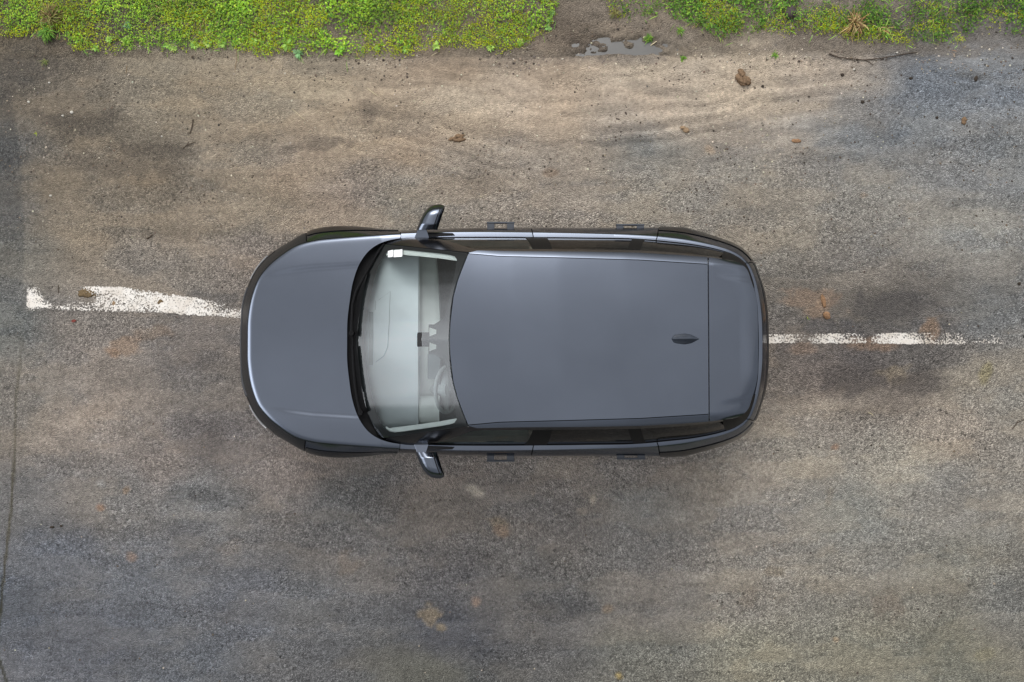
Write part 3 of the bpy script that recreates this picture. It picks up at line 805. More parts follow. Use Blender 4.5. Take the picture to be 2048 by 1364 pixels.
#GROUND
# ================================================================== ROAD, VERGE AND WATER
def UV(x, y):                        # inverse of G on the road plane, used to place what the photograph shows
    return x / H * F + 1024, 682 - (y / H - TILT) * F
TONES = np.array([
 (20,300,88,86,82),(8,420,96,92,86),(20,150,82,76,68),(20,60,96,86,70),(20,500,104,100,92),(20,650,92,92,88),(20,800,104,98,90),(20,1000,90,88,86),(10,1200,84,86,90),
 (110,180,112,102,88),(300,140,122,112,96),(150,245,104,94,80),(300,215,128,116,98),(420,170,130,118,100),(500,180,134,122,104),(300,290,108,98,84),(450,300,126,114,98),(200,330,112,102,88),
 (300,400,114,103,88),(150,450,116,106,92),(120,380,108,98,84),(480,420,122,112,98),(600,160,134,122,104),(700,250,138,124,106),(600,320,132,118,102),(700,380,128,116,104),(500,520,118,108,98),(300,520,116,107,96),
 (900,130,128,114,98),(900,200,152,138,120),(820,300,136,122,106),(900,350,130,120,108),(800,400,126,118,106),(1100,200,160,144,126),(1100,120,140,126,110),(1100,260,148,134,118),(1100,330,138,128,116),(1100,420,140,130,118),
 (1300,130,158,144,126),(1300,200,166,150,132),(1250,250,150,138,124),(1300,300,126,122,114),(1300,400,138,130,118),(1500,120,160,146,128),(1500,190,172,156,136),(1500,250,140,130,118),(1500,350,138,130,118),
 (1650,160,160,146,130),(1700,215,136,130,122),(1700,260,122,122,120),(1850,160,118,120,122),(1850,240,118,120,121),(2000,180,122,125,128),(2040,300,124,124,122),(1900,330,130,127,122),(1750,400,140,134,124),(1950,450,136,132,124),
 (1600,480,136,128,116),(1700,540,128,121,112),(1650,630,108,102,95),(1780,610,92,88,84),(1860,640,96,92,88),(1980,620,106,105,102),(1650,740,108,98,90),(1720,720,90,83,78),(1850,720,92,86,80),(1800,770,98,90,82),(1950,760,124,116,104),
 (1650,830,128,118,106),(1900,850,128,118,106),(2030,800,124,118,108),(1800,930,126,119,107),(1600,930,124,116,104),
 (200,700,110,102,94),(400,700,98,92,87),(420,780,100,94,88),(120,640,108,101,93),(200,850,118,108,98),(430,880,94,88,84),(330,940,112,103,95),(400,1000,98,96,93),(250,1000,106,101,95),(100,1100,90,91,94),(300,1150,92,92,93),(500,1200,90,90,92),
 (150,1300,88,89,93),(400,1330,88,89,91),(700,1000,102,99,95),(600,930,122,112,104),(700,1100,97,93,89),(600,1200,92,91,90),(600,1320,92,90,88),(900,1000,112,106,100),(900,950,124,115,107),(900,1150,94,90,87),(900,1270,80,80,83),(850,1340,92,91,84),
 (1100,1050,112,106,100),(1100,1150,98,94,89),(1100,1250,92,89,86),(1100,950,126,117,108),(1300,1000,112,108,102),(1300,940,126,117,108),(1300,1120,108,103,97),(1300,1200,102,98,93),(1300,1320,100,97,88),(1500,950,126,118,108),(1500,1050,112,106,98),
 (1500,1180,108,102,93),(1500,1310,112,107,93),(1700,1010,110,107,99),(1700,1150,112,106,96),(1700,1300,113,108,94),(1900,1000,114,109,101),(1900,1120,116,111,100),(1900,1300,116,112,98),(2030,1200,112,108,100)], float)
_F = np.array([(1940,1280,1.08),(920,1270,1.12),(1100,410,1.18),(1340,200,1.10),(160,300,1.25),(1810,860,1.46),(240,840,1.40),(1530,1180,1.52),(630,260,1.28),(330,1150,1.30),(1200,950,1.32),(1880,240,1.09),(1700,620,1.08),(20,1250,1.15),(100,200,1.12)])
for _t in TONES:
    _w = 1 / (((_F[:, 0] - _t[0]) / 1.4) ** 2 + (_F[:, 1] - _t[1]) ** 2 + 6000.0)
    _t[2:] *= (_w * _F[:, 2]).sum() / _w.sum()
def lin(c): return np.where(c <= 0.04045, c / 12.92, ((c + 0.055) / 1.055) ** 2.4)
#  u, v, ru, rv, angle, (sRGB), strength     stains and spills with a shape of their own
STAINS = [
 (1620,595,60,22,0.1,(142,122,104),.7),(1640,620,22,26,0.3,(144,122,102),.6),(1610,700,34,12,-.1,(136,114,96),.5),(1745,690,60,14,0,(136,112,92),.6),(1790,745,40,22,.2,(134,120,98),.5),(1865,655,24,28,.2,(142,116,92),.6),
 (1700,760,70,30,0,(84,78,74),.7),(1830,765,60,26,0.1,(84,78,73),.7),(1660,655,60,26,0,(84,82,82),.65),(1790,610,80,30,0,(82,78,75),.7),(1970,745,14,26,0,(126,116,70),.5),(1560,700,16,30,0,(92,86,82),.4),
 (860,1228,26,18,.4,(140,124,100),.6),(886,1246,12,8,.5,(140,124,98),.6),(948,980,18,9,.4,(186,174,158),.85),(995,1048,22,16,.5,(146,130,108),.6),(1005,1062,16,10,.3,(146,124,106),.6),(1184,1000,9,9,0,(184,170,152),.85),(1060,990,6,6,0,(170,156,140),.7),
 (1162,1024,10,8,0,(150,138,124),.6),(950,1198,12,12,0,(150,126,108),.6),(1208,1216,12,10,0,(140,120,98),.5),(1228,1342,9,7,0,(160,138,84),.7),(1728,912,16,8,.3,(166,156,140),.7),(1670,895,8,7,0,(150,116,92),.6),(1798,985,10,8,.5,(158,152,140),.7),
 (265,1108,14,10,0,(140,116,98),.6),(205,1016,9,7,0,(140,104,76),.6),(258,982,8,8,0,(138,112,84),.5),(205,966,12,8,.3,(150,146,140),.6),(400,990,50,22,.1,(84,82,80),.6),(430,870,40,34,.1,(90,84,80),.5),(375,1060,40,20,0,(96,94,96),.3),
 (250,690,36,18,.2,(140,116,94),.55),(225,705,16,10,.3,(140,112,88),.6),(310,665,40,16,0,(128,108,90),.4),(440,745,50,40,0,(90,85,80),.4),(370,610,120,14,.05,(86,83,80),.4),(430,590,60,10,.1,(84,82,80),.5),
 (1650,990,10,20,0,(120,108,92),.4),(1770,1205,30,28,.2,(124,112,98),.5),(1500,1190,24,16,0,(122,110,96),.4),(1550,1140,20,12,0,(128,112,88),.4),(690,1120,28,24,0,(120,108,96),.5),(460,1090,26,20,0,(118,108,98),.4),(1960,1300,20,12,0,(126,118,92),.4),
 (1940,1020,12,7,.2,(150,144,134),.5),(1660,1272,8,7,0,(150,126,98),.6),(1490,1000,7,6,0,(160,150,136),.6),(1098,345,18,10,0,(122,100,80),.5),(1427,295,12,10,0,(158,138,116),.7),(1730,390,12,6,0,(150,128,106),.5),(1500,640,60,30,0,(120,112,100),.3),
 (905,210,80,12,-.08,(160,146,128),.5),(740,205,40,22,.4,(98,88,78),.45),(735,230,14,22,.2,(84,76,68),.35),(640,285,60,18,-.15,(100,90,80),.6),(300,295,90,16,.05,(86,78,68),.7),(150,240,110,26,.05,(86,78,68),.65),(240,330,120,26,0,(94,85,74),.6),
 (1140,75,60,40,.1,(104,92,80),.5),(1190,95,80,22,.1,(96,86,78),.5),(1300,110,40,14,0,(120,110,100),.5),(1440,75,70,26,0,(96,88,74),.5),(60,135,90,24,.05,(86,79,70),.6),(900,100,900,10,-.005,(104,94,78),.35),(1700,90,300,16,.0,(112,102,90),.5),
 (1950,145,40,9,.1,(88,84,78),.4),(1890,170,60,14,.1,(112,116,120),.4),(1420,165,90,8,-.12,(176,160,140),.5),(1560,215,140,10,-.10,(174,158,138),.5),(1330,235,120,8,-.05,(160,146,128),.5),(1290,170,60,14,.2,(120,112,100),.4),(1200,215,90,10,-.15,(130,120,106),.4),
 (1290,1195,60,10,-1.3,(88,84,80),.3),(1230,660,700,10,0,(112,104,96),.1)]
def ground_colour(x, y):
    u, v = UV(x, y)
    wu = u + 70 * (fbm(x * 1.3, y * 3.0, 1, 4) - 0.5) + 30 * (fbm(x * 7, y * 9, 5, 3) - 0.5)
    wv = v + 46 * (fbm(x * 1.1, y * 2.6, 2, 4) - 0.5) + 22 * (fbm(x * 6, y * 9, 6, 3) - 0.5)
    num = np.zeros((len(x), 3)); den = np.zeros(len(x))
    C = lin(TONES[:, 2:] / 255.0)
    for k in range(len(TONES)):
        d2 = ((wu - TONES[k, 0]) / 1.5) ** 2 + (wv - TONES[k, 1]) ** 2
        wgt = 1.0 / (d2 + 350.0) ** 1.7
        num += wgt[:, None] * C[k]; den += wgt
    c = num / den[:, None]
    # streaks along the road and blotches
    st = fbm(x * 0.9 + 3 * fbm(x, y, 33, 2), y * 11, 21, 4) - 0.5
    bl = fbm(x * 3.1, y * 4.2, 22, 5) - 0.5
    fine = fbm(x * 16, y * 19, 23, 3) - 0.5
    c = c * (1 + 0.34 * st + 0.34 * bl + 0.42 * fine)[:, None]
    warm = (fbm(x * 1.7, y * 3.6, 24, 4) - 0.5)[:, None]
    fl_ = fbm(x * 0.7, (y + 0.16 * np.sin(x * 1.1 + 0.8) + 0.40 * fbm(x * 1.0, y * 1.0, 37, 3)) * 27, 36, 3) - 0.5
    flo = sstep(100, 140, v) * (1 - sstep(280, 420, v)) * sstep(300, 900, u) * (1 - sstep(1600, 1800, u))
    c = c * (1 + 0.80 * flo * (0.3 + 1.4 * fbm(x * 1.5, y * 2.5, 38, 3)) * fl_)[:, None]
    c = c * (1 + warm * np.array([0.08, 0.01, -0.08]))
    grain = np.clip(0.85 + 0.9 * (fbm(x * 1.4, y * 2.4, 31, 4) - 0.5), 0.3, 1.1)
    film = sstep(0.43, 0.57, fbm(x * 1.7 + 0.4 * fbm(x * 3, y * 3, 55, 2), y * 4.6, 54, 5) + 0.10 * (fbm(x * 14, y * 16, 56, 3) - 0.5))
    film = np.maximum(film, sstep(105, 135, v) * (1 - sstep(200, 290, v)) * sstep(560, 900, u) * (1 - sstep(1600, 1750, u)))
    c = c * (np.array([0.92, 0.935, 0.955]) * (1 - film[:, None]) + np.array([1.055, 1.04, 1.015]) * film[:, None])
    grain = grain * (1.05 - 0.5 * film)
    silt = sstep(0, 1, np.interp(v, [100, 180, 300, 430], [1, 1, .55, .15])) * sstep(-200, 900, u)
    silt = silt * (1 - sstep(1560, 1800, u - 0.6 * (v - 160)) * sstep(110, 170, v + 0 * u))
    silt *= np.clip(0.6 + 1.6 * (fbm(x * 1.6, y * 5, 35, 4) - 0.3), 0, 1)
    grain = grain * (1 - 0.85 * silt) * 0.92
    for (su, sv_, ru, rv, an, col, k) in STAINS:
        if ru > 400: du, dw = u - su, v - sv_
        else: du, dw = wu * 0.35 + u * 0.65 - su, wv * 0.35 + v * 0.65 - sv_
        ca, sa = math.cos(an), math.sin(an)
        m = np.abs(du) < 2.5 * (ru + rv)
        e = np.hypot((du * ca + dw * sa) / ru, (-du * sa + dw * ca) / rv)
        ed = 1 - sstep(0.55, 1.2, e + (1.9 if ru > 20 else 1.0) * (fbm(x * 9 + su, y * 12, 41, 5) - 0.5))
        a = (k * ed)[:, None]
        c = c * (1 - a) + lin(np.minimum(np.array(col) * 1.12, 250) / 255.0) * a
    # slab joint at the left with its darker neighbour
    ju = np.interp(v, [-80, 165, 300, 480, 700, 800, 960, 1150, 1250, 1290, 1364], [2, 8, 34, 44, 42, 34, 30, 16, 6, 0, 26])
    dj = np.abs(u - ju + 5 * (fbm(x * 4, y * 6, 51, 3) - 0.5))
    slab = (1 - sstep(-3, 5, u - ju)) * (1 - sstep(480, 700, v)) * sstep(150, 200, v)
    c = c * (1 - 0.27 * slab)[:, None] * (1 + slab[:, None] * np.array([-.03, 0, .04]))
    jm = (1 - sstep(1.2, 4.2, dj)) * sstep(620, 780, v) * (0.6 + 0.4 * sstep(1180, 1230, v) + 0.3 * (v > 920))
    jc = lin(np.array([[80., 74, 56]]) / 255) * (1 - sstep(1120, 1180, v))[:, None] + lin(np.array([[56., 54, 38]]) / 255) * sstep(1120, 1180, v)[:, None]
    c = c * (1 - np.clip(jm, 0, .9)[:, None]) + jc * np.clip(jm, 0, .9)[:, None]
    # verge soil
    vs = 1 - sstep(50, 130, v + 80 * (fbm(x * 2.5, y * 5, 61, 4) - 0.5))
    soil = lin(np.array([100., 88, 74]) / 255) * (0.75 + 0.5 * fbm(x * 9, y * 9, 62, 4))[:, None]
    c = c * (1 - 0.6 * vs[:, None]) + soil * 0.6 * vs[:, None]
    far = sstep(4.2, 7.0, np.maximum(y, -10.0)) + sstep(4.5, 6.5, -y)
    c = c * (1 - far[:, None]) + np.array([0.05, 0.075, 0.02]) * (0.6 + 0.8 * fbm(x * .3, y * .3, 63, 4))[:, None] * far[:, None]
    return np.clip(c * np.array([0.985, 1.005, 1.03]), 0.005, 0.9) * ALB, grain, silt, vs
ALB = 0.92

def ground_material(name):
    m = bpy.data.materials.new(name); m.use_nodes = True
    t = m.node_tree; b = t.nodes['Principled BSDF']; n = t.nodes.new; l = t.links.new
    a = n('ShaderNodeAttribute'); a.attribute_name = 'tone'
    g = n('ShaderNodeAttribute'); g.attribute_name = 'grain'
    tc_ = n('ShaderNodeTexCoord')
    def voro(scale, feat='F1'):
        x = n('ShaderNodeTexVoronoi'); x.feature = feat; x.inputs['Scale'].default_value = scale
        x.voronoi_dimensions = '3D'; l(tc_.outputs['Object'], x.inputs['Vector']); return x
    v1 = voro(100.0); v2 = voro(46.0)
    s1 = n('ShaderNodeSeparateColor'); l(v1.outputs['Color'], s1.inputs[0])
    s2 = n('ShaderNodeSeparateColor'); l(v2.outputs['Color'], s2.inputs[0])
    r1 = n('ShaderNodeMapRange'); pr_ = n('ShaderNodeMath'); pr_.operation = 'POWER'; pr_.inputs[1].default_value = 2.2; l(s1.outputs[0], pr_.inputs[0])
    r1.inputs['To Min'].default_value = -0.42; r1.inputs['To Max'].default_value = 1.05; l(pr_.outputs[0], r1.inputs[0])
    pw = n('ShaderNodeMapRange'); pw.inputs['From Min'].default_value = 0.90; pw.inputs['From Max'].default_value = 1.0; pw.inputs['To Max'].default_value = 0.75; l(s2.outputs[1], pw.inputs[0])
    dk = n('ShaderNodeMapRange'); dk.inputs['From Min'].default_value = 0.88; dk.inputs['From Max'].default_value = 1.0; dk.inputs['To Max'].default_value = -0.50; l(s2.outputs[2], dk.inputs[0])
    nz = n('ShaderNodeTexNoise'); nz.inputs['Scale'].default_value = 28; nz.inputs['Detail'].default_value = 6; nz.inputs['Roughness'].default_value = 0.7; l(tc_.outputs['Object'], nz.inputs['Vector'])
    rn = n('ShaderNodeMapRange'); rn.inputs['From Min'].default_value = .3; rn.inputs['From Max'].default_value = .7; rn.inputs['To Min'].default_value = -.30; rn.inputs['To Max'].default_value = .30; l(nz.outputs['Fac'], rn.inputs[0])
    def mth(op, x, y=None):
        q_ = n('ShaderNodeMath'); q_.operation = op
        for i, k in enumerate((x, y)):
            if k is None: continue
            if isinstance(k, (int, float)): q_.inputs[i].default_value = k
            else: l(k, q_.inputs[i])
        return q_.outputs[0]
    tot = mth('ADD', mth('ADD', r1.outputs[0], pw.outputs[0]), dk.outputs[0])
    tot = mth('ADD', mth('MULTIPLY', mth('MULTIPLY', tot, 0.85), g.outputs['Fac']), rn.outputs[0])
    fac = mth('MAXIMUM', mth('ADD', tot, 1.0), 0.12)
    x = n('ShaderNodeMixRGB'); x.blend_type = 'MULTIPLY'; x.inputs[0].default_value = 1
    l(a.outputs['Color'], x.inputs[1]); l(fac, x.inputs[2]); l(x.outputs[0], b.inputs['Base Color'])
    bp = n('ShaderNodeBump'); bp.inputs['Strength'].default_value = 0.55; bp.inputs['Distance'].default_value = 0.006
    hsum = mth('ADD', mth('MULTIPLY', mth('MULTIPLY', v1.outputs['Distance'], -60.0), g.outputs['Fac']), mth('MULTIPLY', nz.outputs['Fac'], 1.2))
    l(hsum, bp.inputs['Height']); l(bp.outputs[0], b.inputs['Normal'])
    b.inputs['Roughness'].default_value = 0.82; b.inputs['Specular IOR Level'].default_value = 0.35
    return m
M['ground'] = ground_material('worn_asphalt_and_dirt')

def coords(lo, hi, step, far, growth=1.35):
    c = list(np.arange(lo, hi + 1e-6, step)); st = step
    a = []; p = lo
    while p > -far: st *= growth; p -= st; a.append(p)
    st = step; b = []; p = hi
    while p < far: st *= growth; p += st; b.append(p)
    return np.array(a[::-1] + c + b)
def relief(x, y):
    """small ups and downs of the dirt: silt ripples, ruts and the trodden hollow that holds water"""
    u, v = UV(x, y)
    z = 0.004 * (fbm(x * 2.2, y * 3.5, 71, 3) - 0.5)
    rip = sstep(900, 1200, u) * (1 - sstep(1650, 1800, u)) * sstep(110, 150, v) * (1 - sstep(230, 300, v))
    wv = np.sin((v + 0.10 * (u - 1300) + 26 * (fbm(x * 1.2, y * 1.5, 72, 3) - .5)) / 5.2)
    z = z + rip * (0.0035 * wv + 0.010 * (fbm(x * 3, y * 8, 73, 3) - 0.5))
    soft = 1 - sstep(120, 330, v)
    z = z + soft * 0.010 * (fbm(x * 6, y * 8, 74, 4) - 0.5)
    return z
def verge_height(x, y):
    u, v = UV(x, y)
    z = relief(x, y)
    e = sstep(2.80, 3.5, y)
    z = z + e * (0.035 + 0.05 * (fbm(x * 2.5, y * 3, 75, 4) - 0.5) + 0.02 * (fbm(x * 11, y * 11, 76, 3) - 0.5))
    hol = np.exp(-(((u - 1250) / 100) ** 2 + ((v - 88) / 26) ** 2) ** 1.5)
    z = z - hol * 0.026 + hol * 0.13 * (fbm(x * 10, y * 17, 77, 4) - 0.5)
    return z

def road_edge(x): return ROAD_TOP + 0.14 * (fbm(x * 2.4, x * 0 + 3.3, 78, 4) - 0.5)
def sheet(name, xs, ys, zf, label, cat):
    X, Y = np.meshgrid(xs, ys, indexing='ij')
    x, y = X.ravel(), Y.ravel()
    z = zf(x, y)
    c, g, s, vs = ground_colour(x, y)
    if name == 'ground':             # soil soaked dark round the standing water
        u, v = UV(x, y)
        wet = np.exp(-np.maximum(z + 0.010, 0) / 0.014) * np.exp(-(((u - 1255) / 150) ** 2 + ((v - 88) / 46) ** 2) ** 2)
        c = c * (1 - 0.5 * wet)[:, None]
    f = grid_faces(len(xs), len(ys))
    n = len(f)
    o = fast_mesh(name, np.stack([x, y, z], 1), f.ravel(), np.arange(n) * 4, np.full(n, 4), M['ground'], None, True, {'tone': c, 'grain': g})
    return tag(o, label, cat, kind='structure')
ROAD_TOP = 2.86
road = sheet('road', coords(-5.4, 5.4, 0.02, 60), np.concatenate([[-4.6, -4.3, -4.0, -3.8], np.arange(-3.6, ROAD_TOP + 0.24, 0.02)]),
             lambda x, y: relief(x, y) * (np.abs(x) < 9) - 0.016 * sstep(-0.07, 0.07, y - road_edge(x)) - 0.05 * sstep(0.07, 0.14, y - road_edge(x)) - 0.05 * sstep(4.2, 4.6, -y),
             'worn grey asphalt road smeared with brown dirt', 'road')
xs = coords(-5.4, 5.4, 0.02, 400, 1.5)
ysn = np.concatenate([-np.array([400, 250, 150, 90, 55, 35, 22, 14, 10, 8, 7, 6, 5.4, 5.0, 4.7, 4.5, 4.3, 4.1]), np.array([-3, -1, 1, 2, 2.5]), np.arange(2.58, 4.4, 0.02), np.array([4.5, 4.7, 5, 5.5, 6, 7, 8, 10, 14, 22, 35, 55, 90, 150, 250, 400])])
def ground_z(x, y):
    d = y - road_edge(x)
    z = verge_height(x, y) - 0.016 * (1 - sstep(-0.07, 0.07, d)) - 0.06 * (1 - sstep(-0.14, -0.07, d))
    z = np.where(y < -4.0, -0.07 + 0.06 * sstep(4.2, 4.9, -y), z)
    return np.where((y > 4.4) | (y < -4.9), np.maximum(z * 0, 0.02) + 0.0, z)
ground = sheet('ground', xs, ysn, ground_z, 'brown soil verge beside the asphalt road', 'ground')

# muddy water standing in the trodden hollow of the verge
M['water'] = principled('muddy_water', (0.11, 0.105, 0.095), 0.04, spec=0.9, noise=0.15, nscale=6)
px = [(1130, 62), (1180, 38), (1260, 40), (1340, 48), (1385, 84), (1340, 122), (1280, 136), (1215, 128), (1150, 108)]
pw_ = Builder(); pts = [G(a, b, -0.013) for a, b in px]
pw_.add(pts + [(p[0], p[1], p[2] - 0.03) for p in pts], [tuple(range(9))[::-1]] + [(i, (i + 1) % 9, 9 + (i + 1) % 9, 9 + i) for i in range(9)])
tag(pw_.make('puddle', M['water'], smooth=False), 'shallow puddle of grey muddy water in the bare gap of the verge', 'puddle', kind='structure')

# ---- painted markings: worn white paint 4 mm above the asphalt
def paint_material():
    m = bpy.data.materials.new('worn_white_paint'); m.use_nodes = True
    t = m.node_tree; b = t.nodes['Principled BSDF']; n = t.nodes.new; l = t.links.new
    o = t.nodes['Material Output']; tr = n('ShaderNodeBsdfTransparent'); mx = n('ShaderNodeMixShader')
    a = n('ShaderNodeAttribute'); a.attribute_name = 'wear'
    di = n('ShaderNodeAttribute'); di.attribute_name = 'dirt'
    co = n('ShaderNodeTexCoord')
    z1 = n('ShaderNodeTexNoise'); z1.inputs['Scale'].default_value = 62; z1.inputs['Detail'].default_value = 7; z1.inputs['Roughness'].default_value = 0.72
    l(co.outputs['Object'], z1.inputs['Vector'])
    ad = n('ShaderNodeMath'); ad.operation = 'SUBTRACT'; l(z1.outputs['Fac'], ad.inputs[0]); l(a.outputs['Fac'], ad.inputs[1])
    th = n('ShaderNodeMapRange'); th.inputs['From Min'].default_value = -0.015; th.inputs['From Max'].default_value = 0.015; l(ad.outputs[0], th.inputs[0])
    z2 = n('ShaderNodeTexNoise'); z2.inputs['Scale'].default_value = 9; z2.inputs['Detail'].default_value = 6; l(co.outputs['Object'], z2.inputs['Vector'])
    ar = n('ShaderNodeMath'); ar.operation = 'ADD'; l(di.outputs['Fac'], ar.inputs[1]); l(z2.outputs['Fac'], ar.inputs[0])
    rr = n('ShaderNodeMapRange'); rr.inputs['From Min'].default_value = 0.45; rr.inputs['From Max'].default_value = 1.05; l(ar.outputs[0], rr.inputs[0])
    x = n('ShaderNodeMixRGB'); x.inputs[1].default_value = (0.76, 0.72, 0.66, 1); x.inputs[2].default_value = (0.50, 0.42, 0.33, 1)
    l(rr.outputs[0], x.inputs[0]); l(x.outputs[0], b.inputs['Base Color'])
    b.inputs['Roughness'].default_value = 0.75
    l(th.outputs[0], mx.inputs[0]); l(tr.outputs[0], mx.inputs[1]); l(b.outputs[0], mx.inputs[2]); l(mx.outputs[0], o.inputs['Surface'])
    return m
M['marking'] = paint_material()
def marking(us, top, bot, wearf, dirtf, label):
    us = np.array(us, float); n_ = 260; k_ = 26
    uu = np.linspace(us[0], us[-1], n_)
    T, B_ = np.interp(uu, us, top), np.interp(uu, us, bot)
    q = np.linspace(0, 1, k_)
    U_ = uu[:, None] + 0 * q[None]; V_ = T[:, None] * (1 - q) + B_[:, None] * q
    x, y, _ = G(U_.ravel(), V_.ravel())
    wob = 1.6 * (fbm(x * 30, y * 30, 81, 3) - .5) * H / F * 2
    z = relief(x, y) + 0.004
    f = grid_faces(n_, k_); n = len(f)
    q2 = np.tile(q, n_)
    edge = 0.13 * (np.exp(-q2 / 0.05) + np.exp(-(1 - q2) / 0.05)) + 0.08 * (np.exp(-(U_.ravel() - us[0]) / 3))
    wear = wearf(U_.ravel(), V_.ravel(), x, y) + edge
    o = fast_mesh('road_marking', np.stack([x, y + wob, z], 1), f.ravel(), np.arange(n) * 4, np.full(n, 4), M['marking'], None, False, {'wear': wear, 'dirt': dirtf(U_.ravel(), V_.ravel())})
    return tag(o, label, 'road marking', kind='structure')
def wear_l(u, v, x, y):
    g = lambda a, b, ru, rv, k: k * np.exp(-(((u - a) / ru) ** 2 + ((v - b) / rv) ** 2))
    w = 0.455 + 0.12 * (fbm(x * 4, y * 6, 82, 3) - .5) * 2
    w = w + g(108, 587, 19, 14, .6) + g(100, 578, 15, 10, .4) + g(122, 604, 18, 6, .12) + g(160, 592, 26, 14, .22) + g(150, 580, 20, 8, .2) + g(90, 622, 30, 6, .2) + g(60, 600, 8, 30, -.05)
    w = w + 0.16 * sstep(400, 480, u) * (1 - sstep(612, 628, v))
    return w
def wear_r(u, v, x, y):
    w = 0.515 + 0.18 * (fbm(x * 5, y * 5, 83, 3) - .5) * 2 - 0.04 * sstep(674, 684, v)
    w = w + 0.16 * np.exp(-((u - 1737) / 6) ** 2) + 0.025 * sstep(1880, 1950, u) + 0.03 * sstep(1950, 2010, u)
    return w
z0 = lambda u, v: 0 * u
marking([52, 135, 170, 250, 330, 390, 440, 487, 560], [573, 572, 571, 574, 585, 595, 604, 606, 606], [623, 622.5, 623, 624, 627, 631, 634, 637.5, 640],
        wear_l, lambda u, v: 0.12 * np.exp(-((u - 360) / 20) ** 2) + 0.1 * np.exp(-((u - 200) / 40) ** 2), 'broad curved white road marking in front of the car, chipped at its end')
marking([1490, 1540, 1700, 1900, 2012], [669, 668, 666, 664, 668], [688, 687, 687.5, 689, 689], wear_r, lambda u, v: 0.10 + 0.22 * np.exp(-((u - 1870) / 30) ** 2),
        'narrow worn white centre line behind the car')

# ================================================================== VERGE PLANTS
def leaf_material(name, trans=0.35, rough=0.55):
    m = bpy.data.materials.new(name); m.use_nodes = True
    t = m.node_tree; b = t.nodes['Principled BSDF']; n = t.nodes.new; l = t.links.new
    o = t.nodes['Material Output']; a = n('ShaderNodeAttribute'); a.attribute_name = 'tone'
    co = n('ShaderNodeTexCoord'); z = n('ShaderNodeTexNoise'); z.inputs['Scale'].default_value = 90; l(co.outputs['Object'], z.inputs['Vector'])
    r = n('ShaderNodeMapRange'); r.inputs['From Min'].default_value = .3; r.inputs['From Max'].default_value = .7; r.inputs['To Min'].default_value = .8; r.inputs['To Max'].default_value = 1.2; l(z.outputs['Fac'], r.inputs[0])
    x = n('ShaderNodeMixRGB'); x.blend_type = 'MULTIPLY'; x.inputs[0].default_value = 1; l(a.outputs['Color'], x.inputs[1]); l(r.outputs[0], x.inputs[2])
    l(x.outputs[0], b.inputs['Base Color']); b.inputs['Roughness'].default_value = rough; b.inputs['Specular IOR Level'].default_value = 0.3
    tl = n('ShaderNodeBsdfTranslucent'); l(x.outputs[0], tl.inputs[0]); mx = n('ShaderNodeMixShader'); mx.inputs[0].default_value = trans
    l(b.outputs[0], mx.inputs[1]); l(tl.outputs[0], mx.inputs[2]); l(mx.outputs[0], o.inputs['Surface'])
    return m
M['leaf'] = leaf_material('leaf')
M['moss'] = leaf_material('moss', 0.2, 0.8)
M['straw'] = leaf_material('dry_straw', 0.15, 0.7)

def leaves(name, p, az, el, ln, wd, col, mat, curl=0.25, parent=None):
    """many small leaves, six corners each, in one mesh"""
    n = len(p)
    T = np.array([(0, 0, 0), (0.33, -0.46, 0.06), (0.33, 0.46, 0.06), (0.72, -0.42, 0.02), (0.72, 0.42, 0.02), (1, 0, -0.10)])
    curl = np.broadcast_to(np.asarray(curl, float), (n,))
    l_, w_x = T[None, :, 0] * ln[:, None], T[None, :, 1] * wd[:, None]
    fold = np.abs(T[None, :, 1]) * wd[:, None] * 0.35
    drop = curl[:, None] * ln[:, None] * T[None, :, 0] ** 2
    fx = l_ * np.cos(el)[:, None]; fz = l_ * np.sin(el)[:, None] + fold - drop
    ca, sa = np.cos(az)[:, None], np.sin(az)[:, None]
    V = np.stack([p[:, None, 0] + fx * ca - w_x * sa, p[:, None, 1] + fx * sa + w_x * ca, p[:, None, 2] + fz], -1).reshape(-1, 3)
    base = (np.arange(n) * 6)[:, None]
    ff = (base + np.array([0, 1, 2, 1, 3, 4, 2, 3, 5, 4])[None]).ravel()
    tot = np.tile([3, 4, 3], n); st = np.concatenate([[0], np.cumsum(tot)[:-1]])
    c = np.repeat(col, 6, 0) * np.tile(np.array([0.85, 1, 1, 1.05, 1.05, 1.0]), n)[:, None]
    return fast_mesh(name, V, ff, st, tot, mat, parent, True, {'tone': np.clip(c, 0, 1)})

EDGE_U = [-200, 0, 40, 60, 105, 150, 240, 300, 400, 470, 600, 700, 800, 880, 960, 1010, 1060, 1100, 1116, 1122, 1196, 1200, 1235, 1290, 1330, 1345, 1400, 1440, 1500, 1560, 1600, 1680, 1720, 1800, 1860, 1900, 1950, 2000, 2048, 2300]
EDGE_V = [80, 72, 74, 62, 66, 96, 104, 96, 92, 102, 106, 106, 103, 94, 90, 98, 84, 58, 22, -60, -60, 6, 36, 40, 14, 34, 58, 76, 66, 64, 66, 62, 80, 80, 92, 90, 74, 62, 74, 74]
def cover(u, v, x, y):
    """how thickly the verge is grown over, 0..1"""
    e = np.interp(u, EDGE_U, EDGE_V) + 22 * (fbm(x * 5, y * 5, 91, 3) - 0.5)
    d = sstep(0, 26, e - v)
    patch = fbm(x * 2.6, y * 3.2, 92, 4)
    right = sstep(1110, 1210, u)
    dl = np.clip(0.55 + 2.6 * (patch - 0.34), 0.22, 1)
    dr = np.clip(0.42 + 3.0 * (patch - 0.42), 0.12, 0.95)
    return d * (dl * (1 - right) + dr * right)
